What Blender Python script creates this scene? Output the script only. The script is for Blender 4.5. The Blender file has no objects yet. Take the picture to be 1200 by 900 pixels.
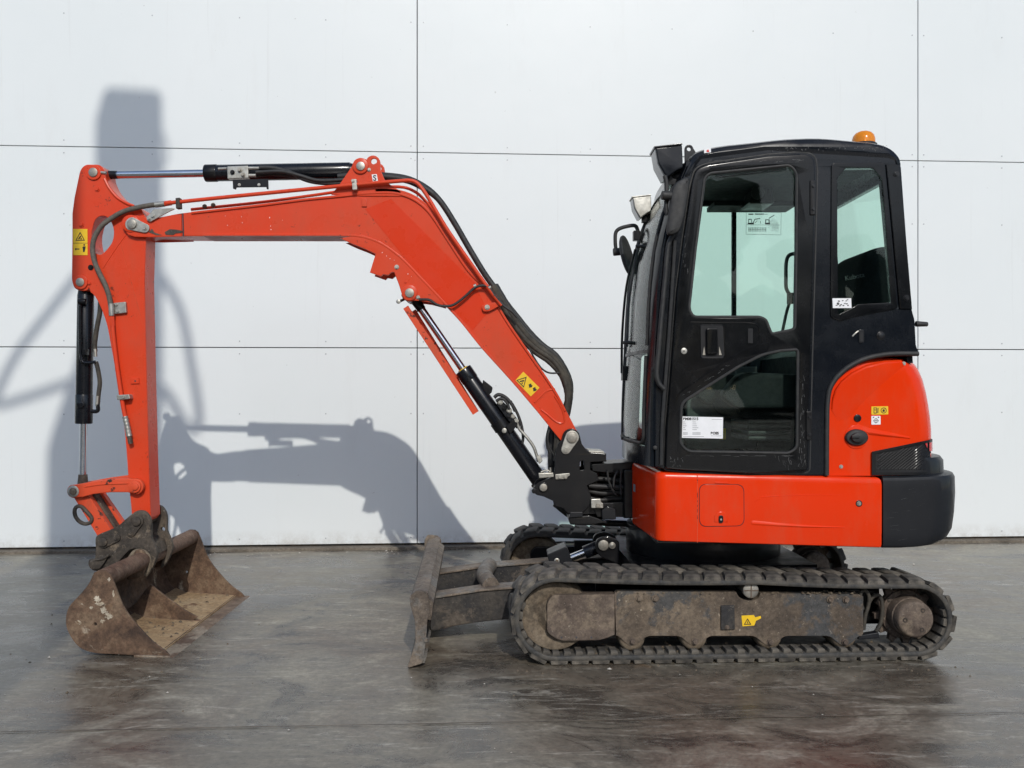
import bpy, bmesh, math, random
from mathutils import Vector, Matrix
from mathutils.geometry import tessellate_polygon
R = math.radians
scene = bpy.context.scene
COL = scene.collection
random.seed(7)

# ------------------------------------------------------------------ camera, sky, sun, exposure
F, HOR, CH = 1050.0, 452.0, 1.311          # focal length (photo pixels), horizon row, eye height in metres
cam_d = bpy.data.cameras.new('camera'); cam = bpy.data.objects.new('camera', cam_d); COL.objects.link(cam)
cam.location = (0, 0, CH); cam.rotation_euler = (R(90), 0, 0)
cam_d.sensor_width = 36; cam_d.lens = F / 1200 * 36; cam_d.shift_y = (HOR - 450) / 1200
cam_d.clip_start = 0.05; cam_d.clip_end = 2000
scene.camera = cam
SUN = Vector((-0.186, 1.0, -0.69)).normalized()      # the way the sunlight travels
w = bpy.data.worlds.new('World'); scene.world = w; w.use_nodes = True
nt = w.node_tree; nt.nodes.clear()
sky = nt.nodes.new('ShaderNodeTexSky'); sky.sky_type = 'NISHITA'; sky.sun_disc = False
sky.sun_elevation = math.asin(-SUN.z); sky.sun_rotation = math.atan2(-SUN.x, -SUN.y)
sky.air_density = 1.0; sky.dust_density = 0.8; sky.ozone_density = 1.0
bg = nt.nodes.new('ShaderNodeBackground'); bg.inputs[1].default_value = 0.15
wo = nt.nodes.new('ShaderNodeOutputWorld')
nt.links.new(sky.outputs[0], bg.inputs[0]); nt.links.new(bg.outputs[0], wo.inputs[0])
sl = bpy.data.lights.new('sun', 'SUN'); sl.energy = 2.2; sl.angle = R(0.53); sl.color = (1, 0.965, 0.905)
so = bpy.data.objects.new('sun', sl); COL.objects.link(so); so.location = (3, -8, 9)
so.rotation_euler = SUN.to_track_quat('-Z', 'Y').to_euler()
vs = scene.view_settings
vs.view_transform = 'Standard'; vs.look = 'None'; vs.gamma = 1; vs.exposure = 0.11

# ------------------------------------------------------------------ materials
MATS = {}
class NT:
    def __init__(s, name):
        s.m = bpy.data.materials.new(name); s.m.use_nodes = True
        s.t = s.m.node_tree; s.b = s.t.nodes['Principled BSDF']; s.tc = s.t.nodes.new('ShaderNodeTexCoord')
        MATS[name] = s.m
    def n(s, typ, **kw):
        o = s.t.nodes.new('ShaderNode' + typ)
        for k, v in kw.items(): setattr(o, k, v)
        return o
    def l(s, a, b): s.t.links.new(a, b)
    def coord(s, scale=(1, 1, 1), rot=(0, 0, 0), loc=(0, 0, 0)):
        mp = s.n('Mapping'); mp.inputs['Scale'].default_value = scale; mp.inputs['Rotation'].default_value = rot
        mp.inputs['Location'].default_value = loc
        s.l(s.tc.outputs['Object'], mp.inputs['Vector']); return mp.outputs[0]
    def noise(s, scale, detail=5, rough=0.6, vec=None, dist=0.0):
        o = s.n('TexNoise'); o.inputs['Scale'].default_value = scale; o.inputs['Detail'].default_value = detail
        o.inputs['Roughness'].default_value = rough; o.inputs['Distortion'].default_value = dist
        s.l(vec if vec is not None else s.tc.outputs['Object'], o.inputs['Vector']); return o.outputs['Fac']
    def ramp(s, fac, stops):
        o = s.n('ValToRGB'); e = o.color_ramp.elements
        while len(e) < len(stops): e.new(0.5)
        for i, (p, c) in enumerate(stops):
            e[i].position = p; e[i].color = (c, c, c, 1) if isinstance(c, (int, float)) else (*c, 1)
        s.l(fac, o.inputs[0]); return o.outputs[0]
    def mix(s, fac, a, b, mode='MIX'):
        o = s.n('Mix', data_type='RGBA', blend_type=mode)
        for v, i in ((fac, 0), (a, 6), (b, 7)):
            if isinstance(v, (int, float)): o.inputs[i].default_value = v
            elif isinstance(v, tuple): o.inputs[i].default_value = (*v, 1)
            else: s.l(v, o.inputs[i])
        return o.outputs[2]
    def math(s, op, a, b=0.0):
        o = s.n('Math', operation=op)
        for v, i in ((a, 0), (b, 1)):
            if isinstance(v, (int, float)): o.inputs[i].default_value = v
            else: s.l(v, o.inputs[i])
        return o.outputs[0]
    def bump(s, h, strength=0.3, dist=0.01):
        o = s.n('Bump'); o.inputs['Strength'].default_value = strength; o.inputs['Distance'].default_value = dist
        s.l(h, o.inputs['Height']); s.l(o.outputs[0], s.b.inputs['Normal'])
    def set(s, **kw):
        for k, v in kw.items():
            i = s.b.inputs[k.replace('_', ' ')]
            if isinstance(v, (int, float)): i.default_value = v
            elif isinstance(v, tuple): i.default_value = (*v, 1)
            else: s.l(v, i)

def simple(name, col, rough=0.5, metal=0.0, var=0.15, nscale=30, bump=0.0, coat=0.0, dust=None, dustamt=0.5, spec=0.5):
    s = NT(name)
    f = s.noise(nscale, 6)
    c = s.mix(s.ramp(f, [(0.3, 0.0), (0.7, 1.0)]), tuple(x * (1 - var) for x in col), tuple(min(1, x * (1 + var)) for x in col))
    if dust:
        d = s.noise(nscale * 0.35, 8, 0.7)
        c = s.mix(s.math('MULTIPLY', s.ramp(d, [(0.42, 0.0), (0.68, 1.0)]), dustamt), c, dust)
    s.set(Base_Color=c, Metallic=metal, Specular_IOR_Level=spec, Coat_Weight=coat)
    s.b.inputs['Coat Roughness'].default_value = 0.15
    r = s.ramp(s.noise(nscale * 0.6, 4), [(0.3, max(0.02, rough - 0.08)), (0.7, min(1, rough + 0.1))])
    s.set(Roughness=r)
    if bump: s.bump(f, bump, 0.004)
    return s.m

def vary(name, lo, hi):
    """each copy of a piece a little lighter or darker"""
    t = MATS[name].node_tree; b = t.nodes['Principled BSDF']; src = b.inputs['Base Color'].links[0].from_socket
    oi = t.nodes.new('ShaderNodeObjectInfo'); mr = t.nodes.new('ShaderNodeMapRange'); mr.inputs['To Min'].default_value = lo; mr.inputs['To Max'].default_value = hi
    mx = t.nodes.new('ShaderNodeMix'); mx.data_type = 'RGBA'; mx.blend_type = 'MULTIPLY'; mx.inputs[0].default_value = 1.0
    t.links.new(oi.outputs['Random'], mr.inputs['Value']); t.links.new(src, mx.inputs[6]); t.links.new(mr.outputs[0], mx.inputs[7]); t.links.new(mx.outputs[2], b.inputs['Base Color'])
def paint(name, col, rough, fade, fadeamt, dirt, dirtamt, chip=0.0, streak=True, spec=0.25):
    """machine enamel: faded patches, dusty runs, small chips"""
    s = NT(name)
    c = s.mix(s.math('MULTIPLY', s.ramp(s.noise(2.2, 5, 0.6), [(0.35, 0.0), (0.7, 1.0)]), fadeamt), col, fade)
    d = s.noise(9, 8, 0.7, s.coord((1.0, 1.0, 0.35) if streak else (1, 1, 1)))
    c = s.mix(s.math('MULTIPLY', s.ramp(d, [(0.5, 0.0), (0.72, 1.0)]), dirtamt), c, dirt)
    fine = s.ramp(s.noise(160, 3, 0.6), [(0.66, 0.0), (0.72, 1.0)])
    c = s.mix(s.math('MULTIPLY', fine, dirtamt * 0.9), c, dirt)
    if chip:
        sr = s.ramp(s.noise(14, 9, 0.8, s.coord((1, 1, 9), (0.3, 0.5, 0))), [(0.64, 0.0), (0.70, 1.0)])
        c = s.mix(s.math('MULTIPLY', sr, 0.3), c, (0.75, 0.26, 0.17))
        gr_ = s.ramp(s.noise(3.2, 9, 0.75, s.coord((1, 1, 0.6), (0, 0, 0), (5, 2, 8))), [(0.52, 0.0), (0.70, 1.0)])
        c = s.mix(s.math('MULTIPLY', gr_, 0.35), c, (0.40, 0.085, 0.045))
        lo_ = 0.60 if chip < 1 else 0.535
        k = s.ramp(s.math('MULTIPLY', s.noise(30, 7, 0.75), s.ramp(s.noise(4.5, 3), [(0.42, 0.5), (0.56, 1.0)])), [(lo_, 0.0), (lo_ + 0.02, 1.0)])
        c = s.mix(s.math('MULTIPLY', k, chip), c, (0.035, 0.026, 0.02))
    s.set(Base_Color=c, Specular_IOR_Level=spec, Coat_Weight=0.0)
    s.b.inputs['Coat Roughness'].default_value = 0.15
    s.set(Roughness=s.ramp(s.noise(7, 6), [(0.3, rough - 0.07), (0.75, rough + 0.12)]))
    s.bump(s.noise(60, 3), 0.035, 0.003)
    return s.m

paint('enamel_orange', (0.74, 0.034, 0.0025), 0.19, (0.71, 0.042, 0.006), 0.7, (0.44, 0.12, 0.06), 0.22, 0.0, True, 0.14)
paint('enamel_boom', (0.66, 0.050, 0.013), 0.30, (0.61, 0.066, 0.026), 0.9, (0.38, 0.11, 0.06), 0.2, 0.7)
paint('enamel_link', (0.66, 0.07, 0.022), 0.45, (0.6, 0.09, 0.04), 0.6, (0.16, 0.07, 0.04), 0.6, 1.0)
paint('enamel_fresh', (0.64, 0.036, 0.006), 0.28, (0.63, 0.042, 0.009), 0.7, (0.45, 0.09, 0.04), 0.12, 0.0)
def black_paint(name, col, rough, dust, amt, scr=0.5, spec=0.2):
    s = NT(name)
    d = s.noise(5, 9, 0.72, s.coord((1, 1, 0.3)))
    c = s.mix(s.math('MULTIPLY', s.ramp(d, [(0.48, 0.0), (0.75, 1.0)]), amt), col, dust)
    sp = s.ramp(s.noise(120, 4, 0.7), [(0.66, 0.0), (0.74, 1.0)])
    c = s.mix(s.math('MULTIPLY', sp, scr), c, (0.16, 0.155, 0.15))
    st = s.ramp(s.noise(30, 6, 0.8, s.coord((6, 6, 0.7), (0.1, 0.3, 0))), [(0.68, 0.0), (0.73, 1.0)])
    c = s.mix(s.math('MULTIPLY', st, scr * 0.6), c, (0.2, 0.2, 0.2))
    s.set(Base_Color=c, Specular_IOR_Level=spec, Roughness=s.ramp(s.noise(12, 6), [(0.3, rough - 0.1), (0.75, rough + 0.14)]))
    s.b.inputs['Coat Weight'].default_value = 0.25; s.b.inputs['Coat Roughness'].default_value = 0.1
    s.bump(s.noise(90, 3), 0.05, 0.002)
black_paint('cab_black', (0.0050, 0.0066, 0.0098), 0.24, (0.012, 0.013, 0.016), 0.5, 0.22, 0.16)
black_paint('door_black', (0.0032, 0.0036, 0.0046), 0.22, (0.010, 0.010, 0.011), 0.45, 0.22, 0.15)
black_paint('frame_black', (0.0060, 0.0060, 0.0070), 0.45, (0.022, 0.020, 0.018), 0.5, 0.25, 0.16)
black_paint('cylinder_black', (0.0065, 0.0072, 0.0100), 0.27, (0.018, 0.018, 0.019), 0.4, 0.10, 0.25)
black_paint('casting_dark', (0.0110, 0.0118, 0.0140), 0.5, (0.024, 0.024, 0.025), 0.45, 0.2, 0.18)
simple('rubber', (0.016, 0.016, 0.016), 0.6, 0, 0.3, 60, 0.1, dust=(0.06, 0.055, 0.048), dustamt=0.35)
simple('hose_dusty', (0.03, 0.027, 0.022), 0.75, 0, 0.35, 50, 0.25, dust=(0.11, 0.09, 0.062), dustamt=0.6)
simple('hose_old', (0.09, 0.078, 0.062), 0.7, 0, 0.35, 70, 0.3, dust=(0.16, 0.14, 0.11), dustamt=0.6)
simple('track_rubber', (0.060, 0.053, 0.043), 0.85, 0, 0.5, 35, 0.4, dust=(0.19, 0.165, 0.132), dustamt=0.8)
simple('track_side', (0.035, 0.034, 0.032), 0.75, 0, 0.4, 45, 0.3, dust=(0.13, 0.112, 0.086), dustamt=0.7)
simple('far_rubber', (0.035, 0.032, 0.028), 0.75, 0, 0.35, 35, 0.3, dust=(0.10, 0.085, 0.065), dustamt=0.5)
vary('track_rubber', 0.55, 1.25); vary('far_rubber', 0.6, 1.3)
simple('chrome', (0.62, 0.63, 0.66), 0.12, 1.0, 0.05, 20)
simple('zinc', (0.42, 0.41, 0.37), 0.45, 0.75, 0.25, 40, 0.1, dust=(0.25, 0.21, 0.15), dustamt=0.35)
simple('steel_pin', (0.34, 0.32, 0.28), 0.5, 0.7, 0.25, 60, 0.1, dust=(0.2, 0.17, 0.12), dustamt=0.4)
simple('seat_fabric', (0.011, 0.012, 0.013), 0.9, 0, 0.3, 120, 0.2, spec=0.08)
simple('interior_plastic', (0.014, 0.015, 0.016), 0.65, 0, 0.25, 60, 0.1, dust=(0.03, 0.029, 0.027), dustamt=0.5, spec=0.15)
simple('interior_grey', (0.07, 0.073, 0.07), 0.7, 0, 0.2, 30, 0.1)
simple('decal_yellow', (0.80, 0.50, 0.012), 0.45, 0, 0.07, 40)
simple('decal_white', (0.80, 0.80, 0.80), 0.5, 0, 0.04, 40)
simple('decal_ink', (0.012, 0.012, 0.012), 0.5, 0, 0.1, 40)
simple('ink_grey', (0.30, 0.30, 0.31), 0.5, 0, 0.1, 40)
simple('seat_print', (0.075, 0.078, 0.08), 0.8, 0, 0.1, 40)
simple('decal_red', (0.55, 0.02, 0.012), 0.5, 0, 0.1, 40)
simple('reflector_red', (0.55, 0.018, 0.02), 0.15, 0, 0.1, 200, 0.2)
simple('lens_white', (0.12, 0.125, 0.13), 0.12, 0.3, 0.1, 60)
simple('mirror_glass', (0.75, 0.77, 0.78), 0.03, 1.0, 0.02, 5)
simple('mast_paint', (0.30, 0.30, 0.28), 0.5, 0, 0.2, 4)

def worn(name, cols, bare, bareamt, rough=0.7, sc=6.0, metal=0.0, speck=None, bumpk=0.4, bare_lo=0.55):
    """rusty or dusty steel: three rust tones in large and small patches, scraped or sandy spots, light specks"""
    s = NT(name)
    f = s.math('ADD', s.math('MULTIPLY', s.noise(sc * 0.45, 4, 0.6, None, 0.6), 0.55), s.math('MULTIPLY', s.noise(sc * 2.2, 9, 0.75, None, 0.4), 0.45))
    c = s.ramp(f, [(0.40, cols[0]), (0.5, cols[1]), (0.60, cols[2])])
    p = s.noise(sc * 0.7, 10, 0.74, s.coord((1, 1, 1), (0, 0, 0), (3.1, 1.7, 0.4)), 0.3)
    c = s.mix(s.math('MULTIPLY', s.ramp(p, [(bare_lo, 0.0), (bare_lo + 0.05, 1.0)]), bareamt), c, bare)
    f2 = s.ramp(s.noise(45, 8, 0.82), [(0.33, 0.40), (0.67, 1.55)])
    c = s.mix(0.8, c, s.mix(1.0, c, f2, 'MULTIPLY'))
    if speck:
        k = s.ramp(s.noise(60, 6, 0.8), [(0.61, 0.0), (0.66, 1.0)])
        c = s.mix(s.math('MULTIPLY', k, 0.8), c, speck)
    s.set(Base_Color=c, Metallic=metal, Specular_IOR_Level=0.35, Roughness=s.ramp(s.noise(20, 5), [(0.3, rough - 0.12), (0.7, min(1, rough + 0.15))]))
    s.bump(s.noise(40, 8, 0.8), bumpk, 0.006)
worn('bucket_rust', ((0.052, 0.032, 0.022), (0.125, 0.075, 0.046), (0.205, 0.142, 0.09)), (0.42, 0.36, 0.27), 0.75, 0.72, 4.5, speck=(0.07, 0.035, 0.02), bare_lo=0.6)
worn('bucket_sand', ((0.25, 0.16, 0.085), (0.34, 0.235, 0.13), (0.38, 0.28, 0.17)), (0.12, 0.055, 0.03), 0.8, 0.75, 5, speck=(0.13, 0.07, 0.04), bare_lo=0.58)
worn('bucket_lip', ((0.10, 0.062, 0.042), (0.17, 0.115, 0.078), (0.25, 0.185, 0.13)), (0.36, 0.31, 0.24), 0.6, 0.5, 4.5, 0.2, bare_lo=0.52)
worn('coupler_iron', ((0.034, 0.028, 0.022), (0.066, 0.053, 0.041), (0.105, 0.082, 0.06)), (0.19, 0.145, 0.10), 0.7, 0.65, 9, speck=(0.3, 0.27, 0.23))
worn('undercarriage_iron', ((0.075, 0.057, 0.042), (0.135, 0.103, 0.073), (0.20, 0.155, 0.108)), (0.055, 0.058, 0.060), 0.85, 0.75, 4.5, speck=(0.40, 0.34, 0.26), bare_lo=0.50)
worn('guard_iron', ((0.075, 0.055, 0.043), (0.115, 0.087, 0.067), (0.155, 0.118, 0.087)), (0.20, 0.155, 0.11), 0.6, 0.8, 6, speck=(0.32, 0.27, 0.21), bare_lo=0.53)
worn('blade_iron', ((0.065, 0.05, 0.038), (0.125, 0.098, 0.075), (0.185, 0.147, 0.11)), (0.155, 0.148, 0.135), 0.75, 0.6, 5, speck=(0.40, 0.36, 0.31), bare_lo=0.52)
worn('arm_dirty', ((0.018, 0.018, 0.02), (0.032, 0.03, 0.029), (0.06, 0.052, 0.043)), (0.105, 0.085, 0.066), 0.8, 0.65, 6, speck=(0.22, 0.19, 0.15), bare_lo=0.53)
worn('idler_dust', ((0.10, 0.076, 0.052), (0.155, 0.12, 0.083), (0.20, 0.16, 0.112)), (0.07, 0.055, 0.04), 0.7, 0.85, 6)
worn('old_cream', ((0.27, 0.20, 0.13), (0.40, 0.34, 0.25), (0.48, 0.42, 0.33)), (0.13, 0.07, 0.035), 0.9, 0.75, 16, speck=(0.14, 0.075, 0.04), bare_lo=0.5)
worn('pipe_rust', ((0.085, 0.045, 0.028), (0.14, 0.085, 0.058), (0.175, 0.11, 0.075)), (0.24, 0.175, 0.12), 0.5, 0.7, 7)

def glass(name, tint, gl=1.0, gz=0.5):
    s = NT(name); s.t.nodes.remove(s.b)
    tr = s.n('BsdfTransparent'); tr.inputs[0].default_value = (*tint, 1)
    gs = s.n('BsdfGlossy'); gs.inputs[0].default_value = (gl, gl, gl, 1); gs.inputs['Roughness'].default_value = 0.015
    lw = s.n('LayerWeight'); lw.inputs[0].default_value = 0.5
    fac = s.math('ADD', s.math('MULTIPLY', s.math('POWER', lw.outputs['Facing'], 5.0), gz), 0.013)
    mx = s.n('MixShader'); s.l(fac, mx.inputs[0]); s.l(tr.outputs[0], mx.inputs[1]); s.l(gs.outputs[0], mx.inputs[2])
    s.l(mx.outputs[0], s.t.nodes['Material Output'].inputs[0])
glass('cab_glass', (0.86, 0.945, 0.912))
glass('front_glass', (0.95, 0.975, 0.965), 1.0, 0.42)
s = NT('amber_lens'); s.set(Base_Color=(0.95, 0.30, 0.008), Roughness=0.14, Transmission_Weight=0.3, IOR=1.45)

# wall sheet: coated white metal with faint dirt
s = NT('wall_white')
c = s.mix(s.ramp(s.noise(0.7, 6, 0.6), [(0.3, 0.0), (0.7, 1.0)]), (0.715, 0.745, 0.735), (0.745, 0.768, 0.757))
c = s.mix(s.math('MULTIPLY', s.ramp(s.noise(3.5, 9, 0.75, s.coord((1, 1, 0.25))), [(0.56, 0.0), (0.8, 1.0)]), 0.3), c, (0.62, 0.62, 0.60))
sx = s.n('SeparateXYZ'); s.l(s.tc.outputs['Object'], sx.inputs[0])
low = s.math('MULTIPLY', s.ramp(sx.outputs['Z'], [(0.03, 1.0), (0.16, 0.0)]), s.ramp(s.noise(9, 9, 0.8), [(0.42, 0.0), (0.62, 1.0)]))
c = s.mix(s.math('MULTIPLY', low, 0.5), c, (0.36, 0.32, 0.26))
drip = s.ramp(s.noise(7, 8, 0.75, s.coord((2.2, 2.2, 0.05))), [(0.6, 0.0), (0.78, 1.0)])
c = s.mix(s.math('MULTIPLY', drip, 0.32), c, (0.5, 0.5, 0.48))
spk = s.ramp(s.noise(26, 3, 0.5), [(0.76, 0.0), (0.775, 1.0)])
c = s.mix(s.math('MULTIPLY', spk, 0.35), c, (0.3, 0.28, 0.25))
s.set(Base_Color=c, Roughness=0.42, Specular_IOR_Level=0.35)
s.bump(s.noise(1.3, 3), 0.16, 0.03)
simple('joint_dark', (0.05, 0.05, 0.055), 0.8, 0, 0.2, 10)
simple('void_black', (0.004, 0.004, 0.005), 0.7, 0, 0.1, 10)
simple('scuff', (0.10, 0.10, 0.098), 0.6, 0, 0.3, 40)
simple('screw_grey', (0.42, 0.43, 0.44), 0.4, 0.3, 0.1, 10)
worn('plinth', ((0.10, 0.085, 0.066), (0.15, 0.127, 0.098), (0.20, 0.17, 0.135)), (0.32, 0.29, 0.24), 0.6, 0.85, 3, speck=(0.4, 0.36, 0.3), bare_lo=0.6)

# yard: trowelled, sealed concrete, scuffed, worn shiny and partly damp
s = NT('yard_concrete')
big = s.noise(0.42, 7, 0.62, None, 0.7)
c = s.ramp(big, [(0.32, (0.062, 0.051, 0.038)), (0.47, (0.128, 0.112, 0.083)), (0.58, (0.203, 0.182, 0.138)), (0.70, (0.27, 0.25, 0.198))])
warm = s.ramp(s.noise(0.75, 7, 0.7, s.coord((1, 1, 1), (0, 0, 0), (7, 3, 0)), 0.5), [(0.45, 0.0), (0.62, 1.0)])
c = s.mix(s.math('MULTIPLY', warm, 0.65), c, (0.12, 0.088, 0.062))
stk = s.noise(2.3, 12, 0.74, s.coord((0.8, 1.15, 1), (0, 0, R(24))), 1.0)
c = s.mix(s.ramp(stk, [(0.38, 0.9), (0.51, 0.0)]), c, (0.036, 0.031, 0.026))
c = s.mix(s.math('MULTIPLY', s.ramp(stk, [(0.53, 0.0), (0.66, 1.0)]), 0.55), c, (0.39, 0.357, 0.275))
for sc_, ang, amt, seed in ((4.5, -52, 0.55, 1.3), (7.0, 38, 0.5, 5.1), (12.0, 78, 0.45, 9.4), (9.0, 8, 0.4, 3.3)):
    k_ = s.noise(sc_, 9, 0.78, s.coord((0.35, 2.0, 1), (0, 0, R(ang)), (seed, seed * 2, 0)), 1.2)
    c = s.mix(s.math('MULTIPLY', s.ramp(k_, [(0.58, 0.0), (0.65, 1.0)]), amt), c, (0.42, 0.392, 0.325))
    c = s.mix(s.math('MULTIPLY', s.ramp(k_, [(0.34, 1.0), (0.42, 0.0)]), amt), c, (0.040, 0.035, 0.029))
fine = s.ramp(s.noise(34, 10, 0.84), [(0.32, 0.42), (0.68, 1.62)])
c = s.mix(0.8, c, s.mix(1.0, c, fine, 'MULTIPLY'))
c = s.mix(s.math('MULTIPLY', s.ramp(s.noise(110, 2), [(0.73, 0.0), (0.76, 1.0)]), 0.6), c, (0.5, 0.47, 0.42))
c = s.mix(s.math('MULTIPLY', s.ramp(s.noise(45, 3, 0.6, s.coord((1, 1, 1), (0, 0, 0), (2, 9, 0))), [(0.71, 0.0), (0.74, 1.0)]), 0.7), c, (0.035, 0.03, 0.025))
rust_ = s.ramp(s.noise(2.3, 4, 0.6, s.coord((1, 1, 1), (0, 0, 0), (4.4, 0.3, 0))), [(0.70, 0.0), (0.76, 1.0)])
c = s.mix(s.math('MULTIPLY', rust_, 0.6), c, (0.22, 0.12, 0.05))
s.set(Base_Color=c, Specular_IOR_Level=0.62)
rr = s.math('ADD', s.math('MULTIPLY', s.ramp(stk, [(0.38, 0.0), (0.62, 1.0)]), 0.24), s.ramp(big, [(0.34, 0.13), (0.62, 0.27)]))
s.set(Roughness=rr)
h = s.math('ADD', s.math('MULTIPLY', s.noise(48, 8, 0.78), 0.45), s.math('MULTIPLY', stk, 0.5))
s.bump(h, 0.28, 0.005)
simple('stain_dark', (0.115, 0.105, 0.082), 0.24, 0, 0.5, 9, 0.2, dust=(0.24, 0.215, 0.165), dustamt=0.85)
simple('stain_rust', (0.20, 0.125, 0.065), 0.5, 0, 0.4, 14, 0.2, dust=(0.15, 0.13, 0.1), dustamt=0.8)
simple('joint_filler', (0.16, 0.13, 0.09), 0.9, 0, 0.5, 12, dust=(0.05, 0.045, 0.04), dustamt=0.8)
simple('soil', (0.10, 0.075, 0.05), 0.95, 0, 0.5, 20, 0.4, dust=(0.2, 0.16, 0.11), dustamt=0.7)
simple('crumb', (0.42, 0.39, 0.34), 0.9, 0, 0.4, 8)
simple('added_leaf_dark', (0.035, 0.052, 0.022), 0.8, 0, 0.6, 0.7)
M = MATS

# ------------------------------------------------------------------ geometry helpers
class Frame:
    """upright local axes: u along the machine, v away from the camera, z up"""
    def __init__(s, x0=0, y0=0, yaw=0):
        s.o = Vector((x0, y0, 0)); s.U = Vector((math.cos(yaw), math.sin(yaw), 0)); s.V = Vector((-math.sin(yaw), math.cos(yaw), 0))
    def pt(s, px, py, v):
        d = Vector(((px - 600) / F, 1, (HOR - py) / F))
        t = (v + s.o.dot(s.V)) / d.dot(s.V)
        p = d * t
        return ((p - s.o).dot(s.U), CH + p.z)
    def w(s, u, v, z): return s.o + s.U * u + s.V * v + Vector((0, 0, z))
FU = Frame()                                        # superstructure: v is plain depth Y
FT = Frame((860 - 600) * 4.23 / F, 4.23, R(2.4))     # undercarriage, standing a little askew
def P(px, py, d): return Vector(((px - 600) / F * d, d, CH + (HOR - py) / F * d))
PXM = lambda d: d / F                                # metres per photo pixel at depth d

def fillet(poly, r=None, n=4):
    out = []; N = len(poly)
    for i in range(N):
        p = poly[i]; rr = p[2] if len(p) > 2 else r
        a = Vector(poly[i - 1][:2]); b = Vector(p[:2]); c = Vector(poly[(i + 1) % N][:2])
        if not rr: out.append((b.x, b.y)); continue
        la, lc = (a - b).length, (c - b).length
        q = min(rr, la * 0.48, lc * 0.48)
        p0 = b + (a - b) / la * q; p1 = b + (c - b) / lc * q
        for k in range(n + 1):
            t = k / n; v = p0 * (1 - t) ** 2 + b * 2 * t * (1 - t) + p1 * t * t
            out.append((v.x, v.y))
    return out
def arc(cx, cy, r, a0, a1, n=8): return [(cx + r * math.cos(R(a0 + (a1 - a0) * k / n)), cy + r * math.sin(R(a0 + (a1 - a0) * k / n))) for k in range(n + 1)]
def crom(pts, n=6, closed=False):
    P_ = [Vector(p) for p in pts]; out = []; N = len(P_)
    for i in range(N if closed else N - 1):
        p1, p2 = P_[i], P_[(i + 1) % N]
        p0 = P_[i - 1] if (i > 0 or closed) else p1 * 2 - p2
        p3 = P_[(i + 2) % N] if (i + 2 < N or closed) else p2 * 2 - p1
        for k in range(n):
            t = k / n
            out.append(0.5 * (2 * p1 + (p2 - p0) * t + (2 * p0 - 5 * p1 + 4 * p2 - p3) * t * t + (3 * p1 - p0 - 3 * p2 + p3) * t ** 3))
    if not closed: out.append(P_[-1].copy())
    return out
def crom2(pts, n=5, closed=False): return [(v.x, v.y) for v in crom([(p[0], p[1], 0) for p in pts], n, closed)]
def area(p): return 0.5 * sum(p[i - 1][0] * p[i][1] - p[i][0] * p[i - 1][1] for i in range(len(p)))
def clean(p, eps=1e-5):
    out = []
    for q in p:
        if not out or abs(q[0] - out[-1][0]) + abs(q[1] - out[-1][1]) > eps: out.append(q)
    if abs(out[0][0] - out[-1][0]) + abs(out[0][1] - out[-1][1]) < eps: out.pop()
    return out
def inset(p, d):
    """move a counter-clockwise outline inwards by d"""
    out = []; N = len(p)
    for i in range(N):
        a, b, c = p[i - 1], p[i], p[(i + 1) % N]
        n1 = Vector((-(b[1] - a[1]), b[0] - a[0])); n2 = Vector((-(c[1] - b[1]), c[0] - b[0]))
        n1.normalize(); n2.normalize(); m = n1 + n2
        if m.length < 1e-6: m = n1
        m.normalize(); k = d / max(0.35, m.dot(n1)); out.append((b[0] + m.x * k, b[1] + m.y * k))
    return out
def strip(line, wd):
    """a polygon of width wd along an open polyline (2-D)"""
    L, Rr = [], []
    for i, p in enumerate(line):
        a = Vector(line[max(0, i - 1)]); b = Vector(line[min(len(line) - 1, i + 1)]); t = (b - a).normalized(); n = Vector((-t.y, t.x)) * wd / 2
        L.append((p[0] + n.x, p[1] + n.y)); Rr.append((p[0] - n.x, p[1] - n.y))
    return L + Rr[::-1]

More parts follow.
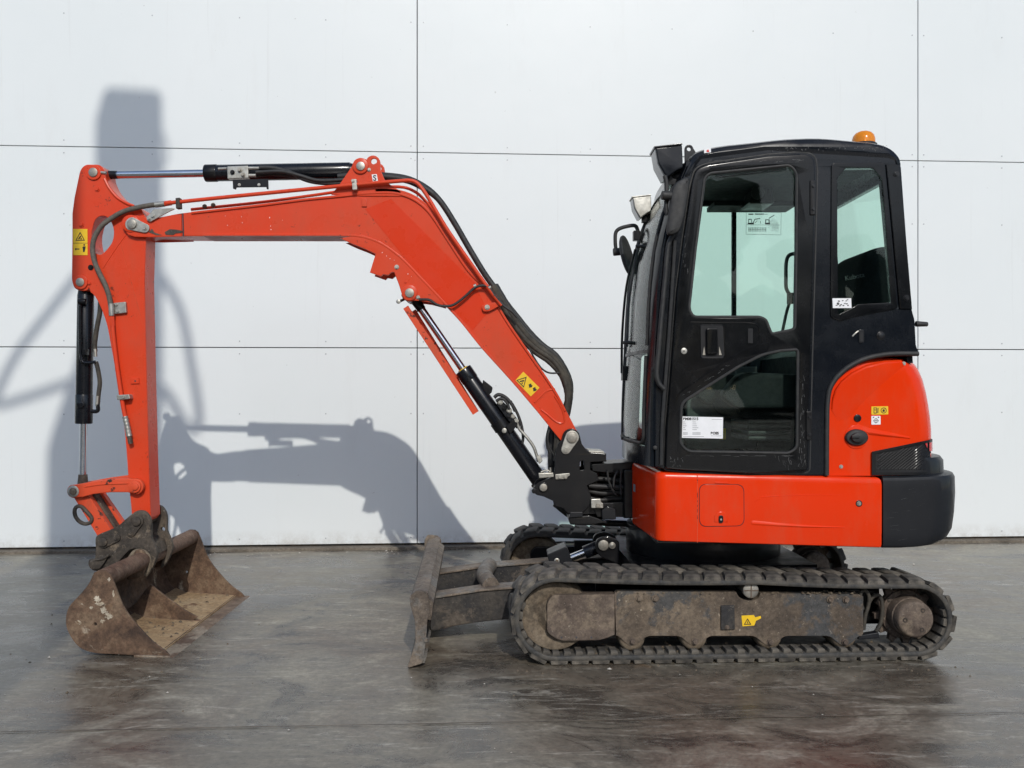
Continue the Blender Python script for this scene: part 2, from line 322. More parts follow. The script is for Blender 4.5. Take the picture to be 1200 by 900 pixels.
class MB:
    def __init__(s): s.v = []; s.f = []; s.ch = False
    def add(s, verts, faces):
        o = len(s.v); s.v += [tuple(x) for x in verts]; s.f += [tuple(i + o for i in f) for f in faces]; return s
    def prism(s, poly, v0, v1, fr=FU, ch=0.0, holes=(), to=None):
        """outline in local (u,z) pushed from depth v0 to v1, with rounded edges"""
        to = to or (lambda u, v, z: fr.w(u, v, z))
        if ch: s.ch = True
        loops = [clean(poly)] + [clean(h) for h in holes]
        loops = [l if (area(l) > 0) == (i == 0) else l[::-1] for i, l in enumerate(loops)]
        steps = [(0, 0)] if not ch else [(ch, 0), (0.3 * ch, 0.3 * ch), (0, ch)]
        sg = 1 if v1 > v0 else -1
        rings = [(i, v0 + sg * dv) for i, dv in steps] + [(i, v1 - sg * dv) for i, dv in steps[::-1]]
        base = len(s.v)
        idx = []
        for ins, v in rings:
            row = []
            for l in loops:
                q = inset(l, ins) if ins else l
                row.append(list(range(len(s.v), len(s.v) + len(q)))); s.v += [tuple(to(u, v, z)) for u, z in q]
            idx.append(row)
        for k in range(len(rings) - 1):
            for li in range(len(loops)):
                A, B = idx[k][li], idx[k + 1][li]; n = len(A)
                for i in range(n): s.f.append((A[i], A[(i + 1) % n], B[(i + 1) % n], B[i]))
        for k, flip in ((0, False), (len(rings) - 1, True)):
            ins = rings[k][0]
            vl = [[Vector((u, z, 0)) for u, z in (inset(l, ins) if ins else l)] for l in loops]
            flat = [i for row in idx[k] for i in row]
            for t in tessellate_polygon(vl):
                t = tuple(flat[i] for i in t); s.f.append(t[::-1] if flip else t)
        return s
    def pprism(s, poly, v0, v1, fr=FU, ch=0.0, holes=(), ref=None):
        """the same with the outline given where it shows in the photograph at depth ref (v0 unless told)"""
        r = v0 if ref is None else ref
        return s.prism([fr.pt(p[0], p[1], r) for p in poly], v0, v1, fr, ch, [[fr.pt(p[0], p[1], r) for p in h] for h in holes])
    def box(s, u0, u1, v0, v1, z0, z1, fr=FU, ch=0.0): return s.prism([(u0, z0), (u1, z0), (u1, z1), (u0, z1)], v0, v1, fr, ch)
    def cyl(s, a, b, r0, r1=None, n=20, ch=0.0):
        a = Vector(a); b = Vector(b); r1 = r0 if r1 is None else r1
        d = (b - a).normalized(); x = d.orthogonal().normalized(); y = d.cross(x); L = (b - a).length
        prof = [(0, 0), (0, r0), (L, r1), (L, 0)] if not ch else [(0, 0), (0, r0 - ch), (ch * 0.3, r0 - ch * 0.3), (ch, r0), (L - ch, r1), (L - ch * 0.3, r1 - ch * 0.3), (L, r1 - ch), (L, 0)]
        return s.lathe(a, d, prof, n)
    def lathe(s, o, d, prof, n=24):
        o = Vector(o); d = Vector(d).normalized(); x = d.orthogonal().normalized(); y = d.cross(x); rows = []
        for h, r in prof:
            if r < 1e-6: rows.append([len(s.v)]); s.v.append(tuple(o + d * h))
            else:
                rows.append(list(range(len(s.v), len(s.v) + n)))
                s.v += [tuple(o + d * h + (x * math.cos(2 * math.pi * k / n) + y * math.sin(2 * math.pi * k / n)) * r) for k in range(n)]
        for A, B in zip(rows, rows[1:]):
            if len(A) == 1 and len(B) == 1: continue
            for k in range(n):
                k2 = (k + 1) % n
                if len(A) == 1: s.f.append((A[0], B[k2], B[k]))
                elif len(B) == 1: s.f.append((A[k], A[k2], B[0]))
                else: s.f.append((A[k], A[k2], B[k2], B[k]))
        return s
    def tube(s, pts, r, n=10, sm=6, closed=False, ridge=None):
        pts = crom(pts, sm, closed) if sm else [Vector(p) for p in pts]
        N = len(pts); T = [((pts[(i + 1) % N] if (closed or i < N - 1) else pts[i]) - (pts[i - 1] if (closed or i > 0) else pts[i])).normalized() for i in range(N)]
        x = T[0].orthogonal().normalized(); rows = []
        for i in range(N):
            x = (x - T[i] * x.dot(T[i])).normalized(); y = T[i].cross(x)
            rr = r(i / (N - 1)) if callable(r) else r
            if ridge: rr *= 1 + ridge * math.sin(i * 2.1)
            rows.append(list(range(len(s.v), len(s.v) + n)))
            s.v += [tuple(pts[i] + (x * math.cos(2 * math.pi * k / n) + y * math.sin(2 * math.pi * k / n)) * rr) for k in range(n)]
        for i in range(N if closed else N - 1):
            A, B = rows[i], rows[(i + 1) % N]
            for k in range(n): s.f.append((A[k], A[(k + 1) % n], B[(k + 1) % n], B[k]))
        if not closed: s.f.append(tuple(rows[0][::-1])); s.f.append(tuple(rows[-1]))
        return s
    def loft(s, rings, closed=True, caps=True):
        o = len(s.v); n = len(rings[0])
        for r in rings: s.v += [tuple(p) for p in r]
        for i in range(len(rings) - 1):
            for k in range(n if closed else n - 1):
                k2 = (k + 1) % n; s.f.append((o + i * n + k, o + i * n + k2, o + (i + 1) * n + k2, o + (i + 1) * n + k))
        if caps and closed: s.f.append(tuple(range(o + n - 1, o - 1, -1))); s.f.append(tuple(range(o + (len(rings) - 1) * n, o + len(rings) * n)))
        return s
    def mesh(s, name, smooth=38):
        me = bpy.data.meshes.new(name); me.from_pydata(s.v, [], s.f); me.validate()
        bm = bmesh.new(); bm.from_mesh(me); bmesh.ops.recalc_face_normals(bm, faces=bm.faces); bm.to_mesh(me); bm.free()
        if smooth:
            for p in me.polygons: p.use_smooth = True
            me.set_sharp_from_angle(angle=R(smooth))
        return me
    def build(s, name, mat, parent=None, smooth=38):
        o = link(name, s.mesh(name, smooth), mat, parent)
        if s.ch and smooth: wn = o.modifiers.new('normals', 'WEIGHTED_NORMAL'); wn.keep_sharp = True; wn.weight = 100
        return o

def link(name, me, mat, parent=None, matrix=None):
    if mat and not me.materials: me.materials.append(M[mat])
    o = bpy.data.objects.new(name, me); COL.objects.link(o); attach(o, parent)
    if matrix is not None: o.matrix_basis = matrix
    return o
def wloc(o):
    v = Vector((0, 0, 0))
    while o: v = v + Vector(o.location); v = v + (o.matrix_parent_inverse.translation if o.parent else Vector((0, 0, 0))); o = o.parent
    return v
def attach(o, parent):
    if parent: o.parent = parent; o.matrix_parent_inverse = Matrix.Translation(-wloc(parent))
def thing(name, label, cat, loc, group=None):
    o = bpy.data.objects.new(name, None); COL.objects.link(o); o.location = loc; o.empty_display_size = 0.2
    o['label'] = label; o['category'] = cat
    if group: o['group'] = group
    return o
def structure(o): o['kind'] = 'structure'; return o
def stuff(o): o['kind'] = 'stuff'; return o
def text(name, body, size, mat, parent, at, right, up, align='LEFT', lift=0.0006, bold=0.0, shear=0.0):
    cu = bpy.data.curves.new(name, 'FONT'); cu.body = body; cu.size = size; cu.align_x = align; cu.extrude = 0.0; cu.offset = bold; cu.shear = shear
    t = bpy.data.objects.new('tmp', cu); COL.objects.link(t); bpy.context.view_layer.update()
    me = bpy.data.meshes.new_from_object(t.evaluated_get(bpy.context.evaluated_depsgraph_get())); bpy.data.objects.remove(t)
    right = Vector(right).normalized(); up = Vector(up).normalized(); nrm = right.cross(up)
    m = Matrix((right, up, nrm)).transposed().to_4x4(); m.translation = Vector(at) + nrm * lift
    me.transform(m); me.name = name
    return link(name, me, mat, parent)
X, Z = Vector((1, 0, 0)), Vector((0, 0, 1))
def flat(mb, o, r, u, pts, lift=0.0008):
    """a flat printed shape; pts in metres on the plane spanned by r and u"""
    n = r.cross(u).normalized(); mb.add([o + r * a + u * b + n * lift for a, b in pts], [tuple(range(len(pts)))]); return mb
def ringshape(mb, o, r, u, outer, inner, lift=0.0008):
    n = r.cross(u).normalized(); N = len(outer)
    mb.add([o + r * a + u * b + n * lift for a, b in outer + inner], [(i, (i + 1) % N, N + (i + 1) % N, N + i) for i in range(N)]); return mb

# ------------------------------------------------------------------ the yard and the white wall
g = MB(); g.add([(-300, -300, 0), (300, -300, 0), (300, 300, 0), (-300, 300, 0)], [(0, 1, 2, 3)])
ground = structure(g.build('ground', 'yard_concrete', None, 0))
def joint(name, pts, wd):
    mb = MB(); L = []
    for i, p in enumerate(pts):
        a = Vector(pts[max(0, i - 1)]); b = Vector(pts[min(len(pts) - 1, i + 1)]); t = (b - a).normalized(); n = Vector((-t.y, t.x)) * wd / 2 * random.uniform(0.45, 1.3)
        L.append(((p[0] + n.x, p[1] + n.y, 0.004), (p[0] - n.x, p[1] - n.y, 0.004)))
    for i in range(len(L) - 1): mb.add([L[i][0], L[i][1], L[i + 1][1], L[i + 1][0]], [(0, 1, 2, 3)])
    return mb.build(name, 'joint_filler', ground, 0)
def line(x0, y0, x1, y1, n, jit): return [(x0 + (x1 - x0) * k / n, y0 + (y1 - y0) * k / n + random.uniform(-jit, jit)) for k in range(n + 1)]
joint('floor_joint', line(-7.6, 3.10, 9.9, 3.985, 260, 0.0015), 0.008)
# crumbs of dirt and mortar lying about
mb = MB()
for k in range(330):
    if k < 120: d = random.uniform(3.0, 7.0); x = random.uniform(-4.5, 5)
    else: x = random.uniform(-5, 5.5); d = 7.16 + 0.0647 * x - abs(random.gauss(0.02, 0.09))
    r = random.uniform(0.002, 0.006) * (1.7 if random.random() < 0.12 else 1)
    c = Vector((x, d, r * 0.4)); q = []
    for s_ in ((1, 0, 0), (0, 1, 0), (-1, 0, 0), (0, -1, 0), (0, 0, 1)): q.append(c + Vector(s_) * r * random.uniform(0.6, 1.5))
    mb.add(q, [(0, 1, 4), (1, 2, 4), (2, 3, 4), (3, 0, 4)])
cr = stuff(mb.build('crumbs', 'crumb', None, 0)); cr['label'] = 'pale crumbs of grit scattered over the concrete yard'; cr['category'] = 'grit'

def clods(name, spots, label=None, cat=None, parent=None, mat='soil'):
    mb = MB()
    for c, r in spots:
        c = Vector(c); q = []
        for s_ in ((1, 0, 0), (.5, .87, 0), (-.5, .87, 0), (-1, 0, 0), (-.5, -.87, 0), (.5, -.87, 0), (.35, .2, .8), (-.4, .1, .75), (0, -.35, .85)): q.append(c + Vector(s_) * r * random.uniform(0.55, 1.35))
        mb.add(q, [(0, 1, 6), (1, 2, 7, 6), (2, 3, 7), (3, 4, 8, 7), (4, 5, 8), (5, 0, 6, 8), (6, 7, 8)])
    o = stuff(mb.build(name, mat, parent, 0))
    if label: o['label'] = label; o['category'] = cat
    return o
sp_ = []
for k in range(260):
    a = random.random()
    if a < 0.3: x, y = random.gauss(-1.95, 0.35), random.gauss(4.5, 0.45)
    elif a < 0.75: x, y = random.uniform(0.0, 2.1), 4.2 - abs(random.gauss(0, 0.12))
    else: x, y = random.uniform(-4, 4.5), random.uniform(3.0, 7.0)
    sp_.append(((x, y, 0.0), random.choice((0.0015, 0.002, 0.003, 0.004, 0.006)) * random.uniform(0.7, 1.2)))
clods('soil_crumbs', sp_, 'brown soil crumbs dropped round the tracks and bucket', 'soil')

WD0, WS = 7.29, 0.0647                                   # wall plane: depth = WD0 + WS * x
FW = Frame(0, WD0, math.atan(WS))
wall = thing('panel_wall', 'white panel wall with dark joints rising behind the orange excavator', 'wall', FW.w(0, 0, 0))
MB().box(-13.3, 16.0, 0.06, 0.3, 0.0, 6.4, FW).build('backing', 'joint_dark', wall, 0)
mb = MB(); mb.box(-13.3, 16.0, -0.075, 0.058, -0.05, 0.022, FW, 0.006).build('plinth', 'plinth', wall)
mb = MB(); mb.box(-13.3, 16.0, 0.03, 0.059, 0.0, 0.06, FW).build('base_rail', 'undercarriage_iron', wall)
us = [-9.13, -4.95, -0.768, 3.41, 7.59, 11.77]; zs = [0.036, 1.616, 3.197, 4.778, 6.36]
gp = 0.0035
for i in range(5):
    for j in range(4):
        p = MB().box(us[i] + gp, us[i + 1] - gp, 0.0, 0.055, zs[j] + gp, zs[j + 1] - gp, FW, 0.002).build('panel', 'wall_white', wall, 30)
        sc = MB(); n = 7
        for a in range(n):
            u = us[i] + 0.05 + (us[i + 1] - us[i] - 0.1) * a / (n - 1)
            for z in (zs[j] + 0.05, (zs[j] + zs[j + 1]) / 2 + 0.26, zs[j + 1] - 0.05):
                sc.cyl(FW.w(u, 0.0005, z), FW.w(u, -0.0025, z), 0.006, 0.005, 8)
        stuff(sc.build('screw_head', 'screw_grey', p))

# mast of another machine standing behind the photographer; only its soft shadow reaches the wall
DM = -2.4; k = (7.1 - DM - 0.35)
def mz(py): return CH + (HOR - py) * 7.1 / F + 0.69 * k
def mx(px): return (px - 600) * 7.1 / F + 0.186 * k
mast = thing('mast_lift', 'tall grey mast lift standing out of view, casting the soft upright shadow', 'lift', (mx(125), DM, 0))
MB().prism([(mx(118), 4.0), (mx(192), 4.0), (mx(190), mz(112)), (mx(184), mz(104)), (mx(128), mz(104)), (mx(122), mz(110))], DM, DM + 0.35, FU, 0.01).build('upper_mast', 'mast_paint', mast)
MB().prism([(mx(52), 0.5), (mx(184), 0.5), (mx(184), mz(400)), (mx(124), mz(300)), (mx(92), mz(420)), (mx(66), mz(500))], DM + 0.03, DM + 0.3, FU, 0.01).build('lower_mast', 'mast_paint', mast)
MB().box(mx(40), mx(200), DM - 0.7, DM + 1.0, 0.12, 0.55, FU, 0.03).build('chassis', 'mast_paint', mast)
for sx in (60, 175):
    for yy in (DM - 0.5, DM + 0.8): MB().cyl((mx(sx) - 0.08, yy, 0.2), (mx(sx) + 0.08, yy, 0.2), 0.2, None, 20, 0.02).build('wheel', 'rubber', mast)
def mrod(pts, r): MB().tube([(mx(a), DM + 0.16, mz(b)) for a, b in pts], r, 8).build('hose_loop', 'rubber', mast)
mrod([(110, 290), (70, 345), (30, 400), (8, 445), (6, 462), (40, 452), (95, 430)], 0.035)
mrod([(185, 290), (215, 340), (228, 400), (238, 470), (225, 480), (200, 440), (182, 430)], 0.035)
mrod([(186, 120), (200, 150), (196, 175), (184, 185)], 0.015)

# unseen tree belt added behind the viewpoint to give glass and paint a dark reflection
mb = MB(); rnd = random.Random(3)
for k in range(640):
    x = rnd.uniform(-95, 95); h = 12.0 + 2.5 * math.sin(x * 0.21) + 1.5 * math.sin(x * 0.57 + 1); z = rnd.uniform(0.4, h); y = -42 - rnd.uniform(0, 6) - abs(x) * 0.05; r = rnd.uniform(1.2, 2.4)
    prof = [(0, 0), (0.25 * r, 0.75 * r * rnd.uniform(.7, 1.1)), (0.9 * r, r * rnd.uniform(.8, 1.15)), (1.5 * r, 0.7 * r * rnd.uniform(.7, 1.1)), (1.9 * r, 0)]
    mb.lathe((x, y, z - r), (rnd.uniform(-.4, .4), rnd.uniform(-.4, .4), 1), prof, 7)
tb = stuff(mb.build('added_tree_belt', 'added_leaf_dark', None, 0)); tb['label'] = 'dark green tree belt added out of view behind the viewpoint to darken reflections'; tb['category'] = 'trees'

# ------------------------------------------------------------------ the excavator
EX = thing('mini_excavator', 'orange mini excavator with black cab and rusty bucket on rubber tracks', 'excavator', (1.05, 5.0, 0))
ex = EX
CB = 4.95                                               # depth of the boom's middle plane
def pin(px, py, d, rpx, out, mat='steel_pin', parent=None, name='pin', fr=FU, back=0.0, ch=0.003):
    u, z = fr.pt(px, py, d)
    return MB().cyl(fr.w(u, d + back, z), fr.w(u, d - out, z), rpx * PXM(fr.w(u, d, z).y), None, 20, min(ch, out * 0.4)).build(name, mat, parent or ex)
def bolt(px, py, d, rpx, out, mat, parent, fr=FU, name='bolt'):
    u, z = fr.pt(px, py, d); r = rpx * PXM(fr.w(u, d, z).y); mb = MB()
    mb.cyl(fr.w(u, d, z), fr.w(u, d - out * 0.35, z), r * 1.35, None, 14)
    mb.cyl(fr.w(u, d - out * 0.3, z), fr.w(u, d - out, z), r, r * 0.9, 6)
    return mb.build(name, mat, parent, 20)

# ---- undercarriage
ui, _ = FT.pt(652, 725, 0); usp, _ = FT.pt(1075, 727, 0)
RI, RS = 0.2165, 0.193
LUG, BT = 0.018, 0.024
def track_path(n_arc=26, n_run=34):
    """closed centre line of the belt's outer face, clockwise from the idler's lowest point"""
    ri, rs = RI - LUG, RS - LUG; pts = []
    for k in range(n_arc + 1):
        a = R(-90 - 180 * k / n_arc); pts.append((ui + ri * math.cos(a), RI + ri * math.sin(a), math.cos(a), math.sin(a)))
    z0, z1 = RI + ri, RS + rs
    for k in range(1, n_run):
        t = k / n_run; sag = -0.010 * math.sin(math.pi * min(1, t / 0.56)) if t < 0.56 else -0.008 * math.sin(math.pi * (t - 0.56) / 0.44)
        pts.append((ui + (usp - ui) * t, z0 + (z1 - z0) * (t ** 1.3) + sag, 0.03, 1.0))
    for k in range(n_arc + 1):
        a = R(90 - 180 * k / n_arc); pts.append((usp + rs * math.cos(a), RS + rs * math.sin(a), math.cos(a), math.sin(a)))
    for k in range(1, n_run):
        t = k / n_run; pts.append((usp + (ui - usp) * t, LUG, 0.0, -1.0))
    return pts
TP = track_path()
cum = [0.0]
for i in range(len(TP)):
    a, b = TP[i], TP[(i + 1) % len(TP)]; cum.append(cum[-1] + math.hypot(b[0] - a[0], b[1] - a[1]))
TL = cum[-1]
def at_path(s_):
    s_ %= TL
    for i in range(len(TP)):
        if cum[i + 1] >= s_:
            t = (s_ - cum[i]) / max(1e-9, cum[i + 1] - cum[i]); a, b = TP[i], TP[(i + 1) % len(TP)]
            p = [a[j] + (b[j] - a[j]) * t for j in range(4)]; q = math.hypot(p[2], p[3]); return p[0], p[1], p[2] / q, p[3] / q
def lug_mesh(name, l0, l1, wd, h, skew, mat, bevel_end=0.0):
    mb = MB()                                           # x along the belt, y across, z out of the belt
    def ring(z, l, e): return [(-l / 2 - skew, -wd / 2 + e, z), (l / 2 - skew, -wd / 2 + e, z), (l / 2, -wd * 0.05, z), (l / 2 + skew, wd / 2 - e, z), (-l / 2 + skew, wd / 2 - e, z), (-l / 2, -wd * 0.05, z)]
    mb.loft([ring(-0.004, l0, 0), ring(h * 0.75, l0 * 0.8 + l1 * 0.2, 0.002), ring(h, l1, 0.008)])
    me = mb.mesh(name, 45); me.materials.append(M[mat]); return me
NL = 47; NG = 84
for side, vv in ((0, 0.0), (1, 1.25)):
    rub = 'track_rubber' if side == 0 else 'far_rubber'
    mb = MB(); rings = []
    for (u, z, nx, nz) in TP:
        sec = [(0.0, -0.004), (0.004, 0.0), (0.15, 0.001), (0.296, 0.0), (0.3, -0.004), (0.3, -BT + 0.003), (0.297, -BT), (0.003, -BT), (0.0, -BT + 0.003)]
        rings.append([FT.w(u + nx * o, vv + v, z + nz * o) for v, o in sec])
    rings.append(rings[0])
    belt = mb.loft(rings, True, False).build('track', 'track_side' if side == 0 else 'far_rubber', ex, 50)
    lm = [lug_mesh('tread_lug', 0.082, 0.046, 0.147, LUG, sk, rub) for sk in (0.014, -0.014)]
    gm = MB(); gm.prism([(-0.020, -0.003), (0.020, -0.003), (0.015, 0.017), (-0.015, 0.017)], -0.045, 0.045, FU, 0.003); gme = gm.mesh('guide_lug'); gme.materials.append(M['track_rubber' if side == 0 else 'far_rubber'])
    for row in (0, 1):
        for k in range(NL):
            u, z, nx, nz = at_path((k + 0.5 * row) * TL / NL)
            N_ = FT.U * nx + Vector((0, 0, nz)); T_ = FT.U * nz - Vector((0, 0, nx)); Y_ = N_.cross(T_)
            m = Matrix((T_, Y_, N_)).transposed().to_4x4(); m.translation = FT.w(u, vv + (0.073 if row == 0 else 0.227), z)
            link('tread_lug', lm[row], None, belt, m)
    for k in range(NG):
        u, z, nx, nz = at_path(k * TL / NG)
        if nz > (0.45 if side == 0 else -0.5): continue
        N_ = -(FT.U * nx + Vector((0, 0, nz))); T_ = FT.U * nz - Vector((0, 0, nx)); Y_ = N_.cross(T_)
        m = Matrix((T_, Y_, N_)).transposed().to_4x4(); m.translation = FT.w(u - nx * BT, vv + 0.055, z - nz * BT)
        link('guide_lug', gme, None, belt, m)
    # wheels inside the belt
    ri, rs = RI - LUG - BT - 0.004, RS - LUG - BT - 0.012
    c = FT.w(ui, vv, RI); D_ = FT.V
    iw = MB().lathe(c, D_, [(0.045, 0), (0.045, 0.05), (0.06, 0.06), (0.075, 0.085), (0.06, ri - 0.05), (0.055, ri - 0.03), (0.06, ri - 0.012), (0.075, ri - 0.004), (0.10, ri), (0.21, ri), (0.24, ri - 0.012), (0.25, ri - 0.05), (0.235, 0.08), (0.25, 0)], 44).build('idler_wheel', 'idler_dust', ex)
    c = FT.w(usp, vv, RS)
    mb = MB(); teeth = []
    for k in range(72):
        a = 2 * math.pi * k / 72; r = rs + (0.010 if (k % 6) in (0, 1, 2) else -0.016); teeth.append((r * math.cos(a), r * math.sin(a)))
    hole = [(0.09 * math.cos(2 * math.pi * k / 24), 0.09 * math.sin(2 * math.pi * k / 24)) for k in range(24)]
    mb.prism([(usp + a, RS + b) for a, b in teeth], vv + 0.135, vv + 0.165, FT, 0.003, [[(usp + a, RS + b) for a, b in hole]])
    spk = mb.build('sprocket', 'guard_iron', ex)
    fd = MB().lathe(c, D_, [(0.008, 0), (0.008, 0.072), (0.0105, 0.081), (0.018, 0.087), (0.062, 0.089), (0.064, 0.094), (0.115, 0.098), (0.118, 0.118), (0.134, 0.12), (0.134, 0.05), (0.3, 0.05), (0.3, 0)], 40).build('final_drive', 'guard_iron', ex)
    if side == 0:
        for a in (55, 180, 300): 
            x_, z_ = 0.055 * math.cos(R(a)), 0.055 * math.sin(R(a)); q = MB()
            q.lathe(FT.w(usp + x_, vv + 0.0095, RS + z_), -FT.V, [(0, 0.012), (0.004, 0.011), (0.004, 0.006), (0.001, 0.0055), (0.001, 0)], 12).build('bolt', 'coupler_iron', fd)
        for k in range(9):
            a = R(20 + 40 * k); q = FT.w(usp + 0.108 * math.cos(a), 0.118, RS + 0.108 * math.sin(a)); MB().cyl(q, q - FT.V * 0.008, 0.008, None, 6).build('bolt', 'coupler_iron', fd)
    # rollers
    for px in (741, 814, 902, 990):
        u = FT.pt(px, 748, 0.05)[0]; rr = 0.064; zc = LUG + BT + 0.001 + rr
        MB().lathe(FT.w(u, vv + 0.05, zc), D_, [(0, 0), (0, 0.04), (0.004, rr - 0.012), (0.012, rr - 0.004), (0.03, rr), (0.075, rr), (0.085, rr - 0.02), (0.12, rr - 0.022), (0.13, rr), (0.185, rr), (0.2, rr - 0.01), (0.2, 0)], 32).build('track_roller', 'idler_dust' if side == 0 else 'guard_iron', ex)
    # side frame
    if side == 0: v0, v1 = 0.045, 0.255
    else: v0, v1 = vv + 0.05, vv + 0.27
    top = [(1012, 742), (1012, 699), (1006, 696.5), (891, 695), (889, 701, 3), (882, 704, 3), (872, 703, 3), (866, 700, 3), (863, 694), (724, 693), (720, 697)]
    bot = [(721, 745), (727, 746, 3)]
    for cx_, in ((741,), (814,), (902,), (990,)): bot += [(cx_ - 17, 745.5, 6), (cx_ - 9, 753, 4), (cx_ - 3, 757, 4), (cx_ + 3, 757, 4), (cx_ + 9, 753, 4), (cx_ + 17, 745.5, 6)]
    poly = fillet(bot + [(1010, 746, 2)] + top, 0)
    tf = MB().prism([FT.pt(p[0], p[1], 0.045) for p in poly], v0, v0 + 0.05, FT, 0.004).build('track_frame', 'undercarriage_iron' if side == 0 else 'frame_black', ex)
    a, b = FT.pt(722, 746, 0.045); a2, b2 = FT.pt(1008, 700, 0.045)
    MB().box(a + 0.01, a2, v0 + 0.04, v1, b + 0.02, b2 - 0.015, FT).build('frame_beam', 'frame_black', tf)
    g_ = fillet([(641, 706, 6), (648, 697.5, 4), (720.5, 696.5), (720.5, 744), (711, 748, 2), (702, 750.5, 2), (660, 751.5, 3), (650, 748, 4), (641, 741, 4)], 0)
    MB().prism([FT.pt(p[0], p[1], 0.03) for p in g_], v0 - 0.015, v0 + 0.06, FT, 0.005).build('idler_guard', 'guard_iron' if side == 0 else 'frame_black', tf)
    if side == 0:
        for x_ in (658, 675.5, 693): u, z = FT.pt(x_, 747, 0.03); MB().cyl(FT.w(u, 0.03, z), FT.w(u, 0.0285, z), 0.005, None, 10).build('drain_hole', 'joint_dark', tf)
        for x_, y_ in ((749, 701), (768, 701), (972.5, 702.5), (991, 702.5), (741, 751), (814, 751.5), (902.5, 752), (990, 752)): bolt(x_, y_, 0.045, 3.0, 0.016, 'guard_iron', tf, FT)
        p_ = [(845, 710), (861, 709.5), (861.5, 738), (845, 738.5)]
        MB().pprism(fillet(p_, 1), 0.034, 0.05, FT, 0.004).build('cover_plate', 'arm_dirty', tf)
        bolt(852, 735, 0.034, 2.0, 0.008, 'guard_iron', tf, FT)
        MB().pprism([(720.2, 694), (722.2, 694), (724, 745), (722, 745)], 0.036, 0.05, FT, 0.002).build('weld_rib', 'guard_iron', tf)
        MB().tube([FT.w(*(lambda q: (q[0], 0.06, q[1]))(FT.pt(x_, y_, 0.06))) for x_, y_ in ((1012, 738), (1014, 722), (1018, 708), (1018, 698), (1014, 692), (1009, 694), (1008, 704), (1011, 714))], 0.009, 10).build('motor_hose', 'hose_dusty', ex)
        MB().tube([FT.w(*(lambda q: (q[0], 0.1, q[1]))(FT.pt(x_, y_, 0.1))) for x_, y_ in ((1010, 735), (1016, 712), (1022, 700), (1030, 698), (1034, 710), (1032, 730), (1025, 742))], 0.010, 10).build('motor_hose', 'hose_dusty', ex)
        mb = MB(); mb.pprism(fillet([(1006, 745), (1030, 741), (1031, 748), (1006, 750)], 1.5), 0.06, 0.1, FT, 0.004).build('motor_bracket', 'casting_dark', ex)
    u, z = FT.pt(879.5, 690.5, 0.03)
    z -= 0.004
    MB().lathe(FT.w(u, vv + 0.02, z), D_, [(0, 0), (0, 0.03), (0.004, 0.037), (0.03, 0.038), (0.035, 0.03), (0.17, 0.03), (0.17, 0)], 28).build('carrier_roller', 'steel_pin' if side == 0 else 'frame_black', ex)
    if side == 0:
        q = MB(); q.box(u - 0.003, u + 0.003, vv + 0.0185, vv + 0.021, z - 0.035, z + 0.035, FT); q.box(u - 0.035, u + 0.035, vv + 0.0185, vv + 0.021, z - 0.003, z + 0.003, FT); q.build('roller_web', 'guard_iron', ex)
sp_ = []
for k in range(150):
    px = random.uniform(645, 1005); u_, z_ = FT.pt(px, 697 if px < 720 else 694.5, 0.05)
    if 862 < px < 893: continue
    sp_.append((FT.w(u_, random.uniform(0.035, 0.09), z_ - 0.002), random.uniform(0.003, 0.009)))
for k in range(70):
    u_, _ = FT.pt(random.uniform(660, 1060), 760, 0.05); sp_.append((FT.w(u_, random.uniform(0.012, 0.2), LUG + BT), random.uniform(0.003, 0.009)))
clods('packed_dirt', sp_, None, None, ex)
# scuffed warning sticker on the near side frame
q = MB(); q.pprism([(869, 721.5), (883.5, 720.8), (885, 723.5), (891.5, 721.8), (892, 724.5), (886, 727.5), (884, 733), (870, 734)], 0.0435, 0.0455, FT).build('warning_sticker', 'decal_yellow', ex)
o_ = FT.w(*(lambda t: (t[0], 0.0425, t[1]))(FT.pt(876, 729, 0.0425)))
q = MB(); ringshape(q, o_, FT.U, Z, [(-.018, -.012), (.018, -.012), (0, .018)], [(-.012, -.0085), (.012, -.0085), (0, .0115)]); flat(q, o_, FT.U, Z, [(-.002, -.006), (.003, -.006), (0, .006)]); stuff(q.build('sticker_print', 'decal_ink', ex))

# centre frame, slew ring
for v_ in (0.262, 1.215): MB().prism([(-0.62, 0.16), (0.60, 0.16), (0.60, 0.345), (0.1, 0.37), (-0.62, 0.372)], v_, v_ + 0.03, FT, 0.004).build('inner_plate', 'frame_black', ex)
MB().box(0.56, 0.80, 0.2, 0.29, 0.12, 0.30, FT, 0.02).build('motor_housing', 'frame_black', ex)
mb = MB(); mb.box(-0.42, 0.52, 0.28, 1.27, 0.23, 0.40, FT, 0.03).build('centre_frame', 'frame_black', ex)
mb = MB(); mb.cyl((1.06, 5.0, 0.38), (1.06, 5.0, 0.55), 0.42, 0.42, 48, 0.01).build('slew_ring', 'frame_black', ex)

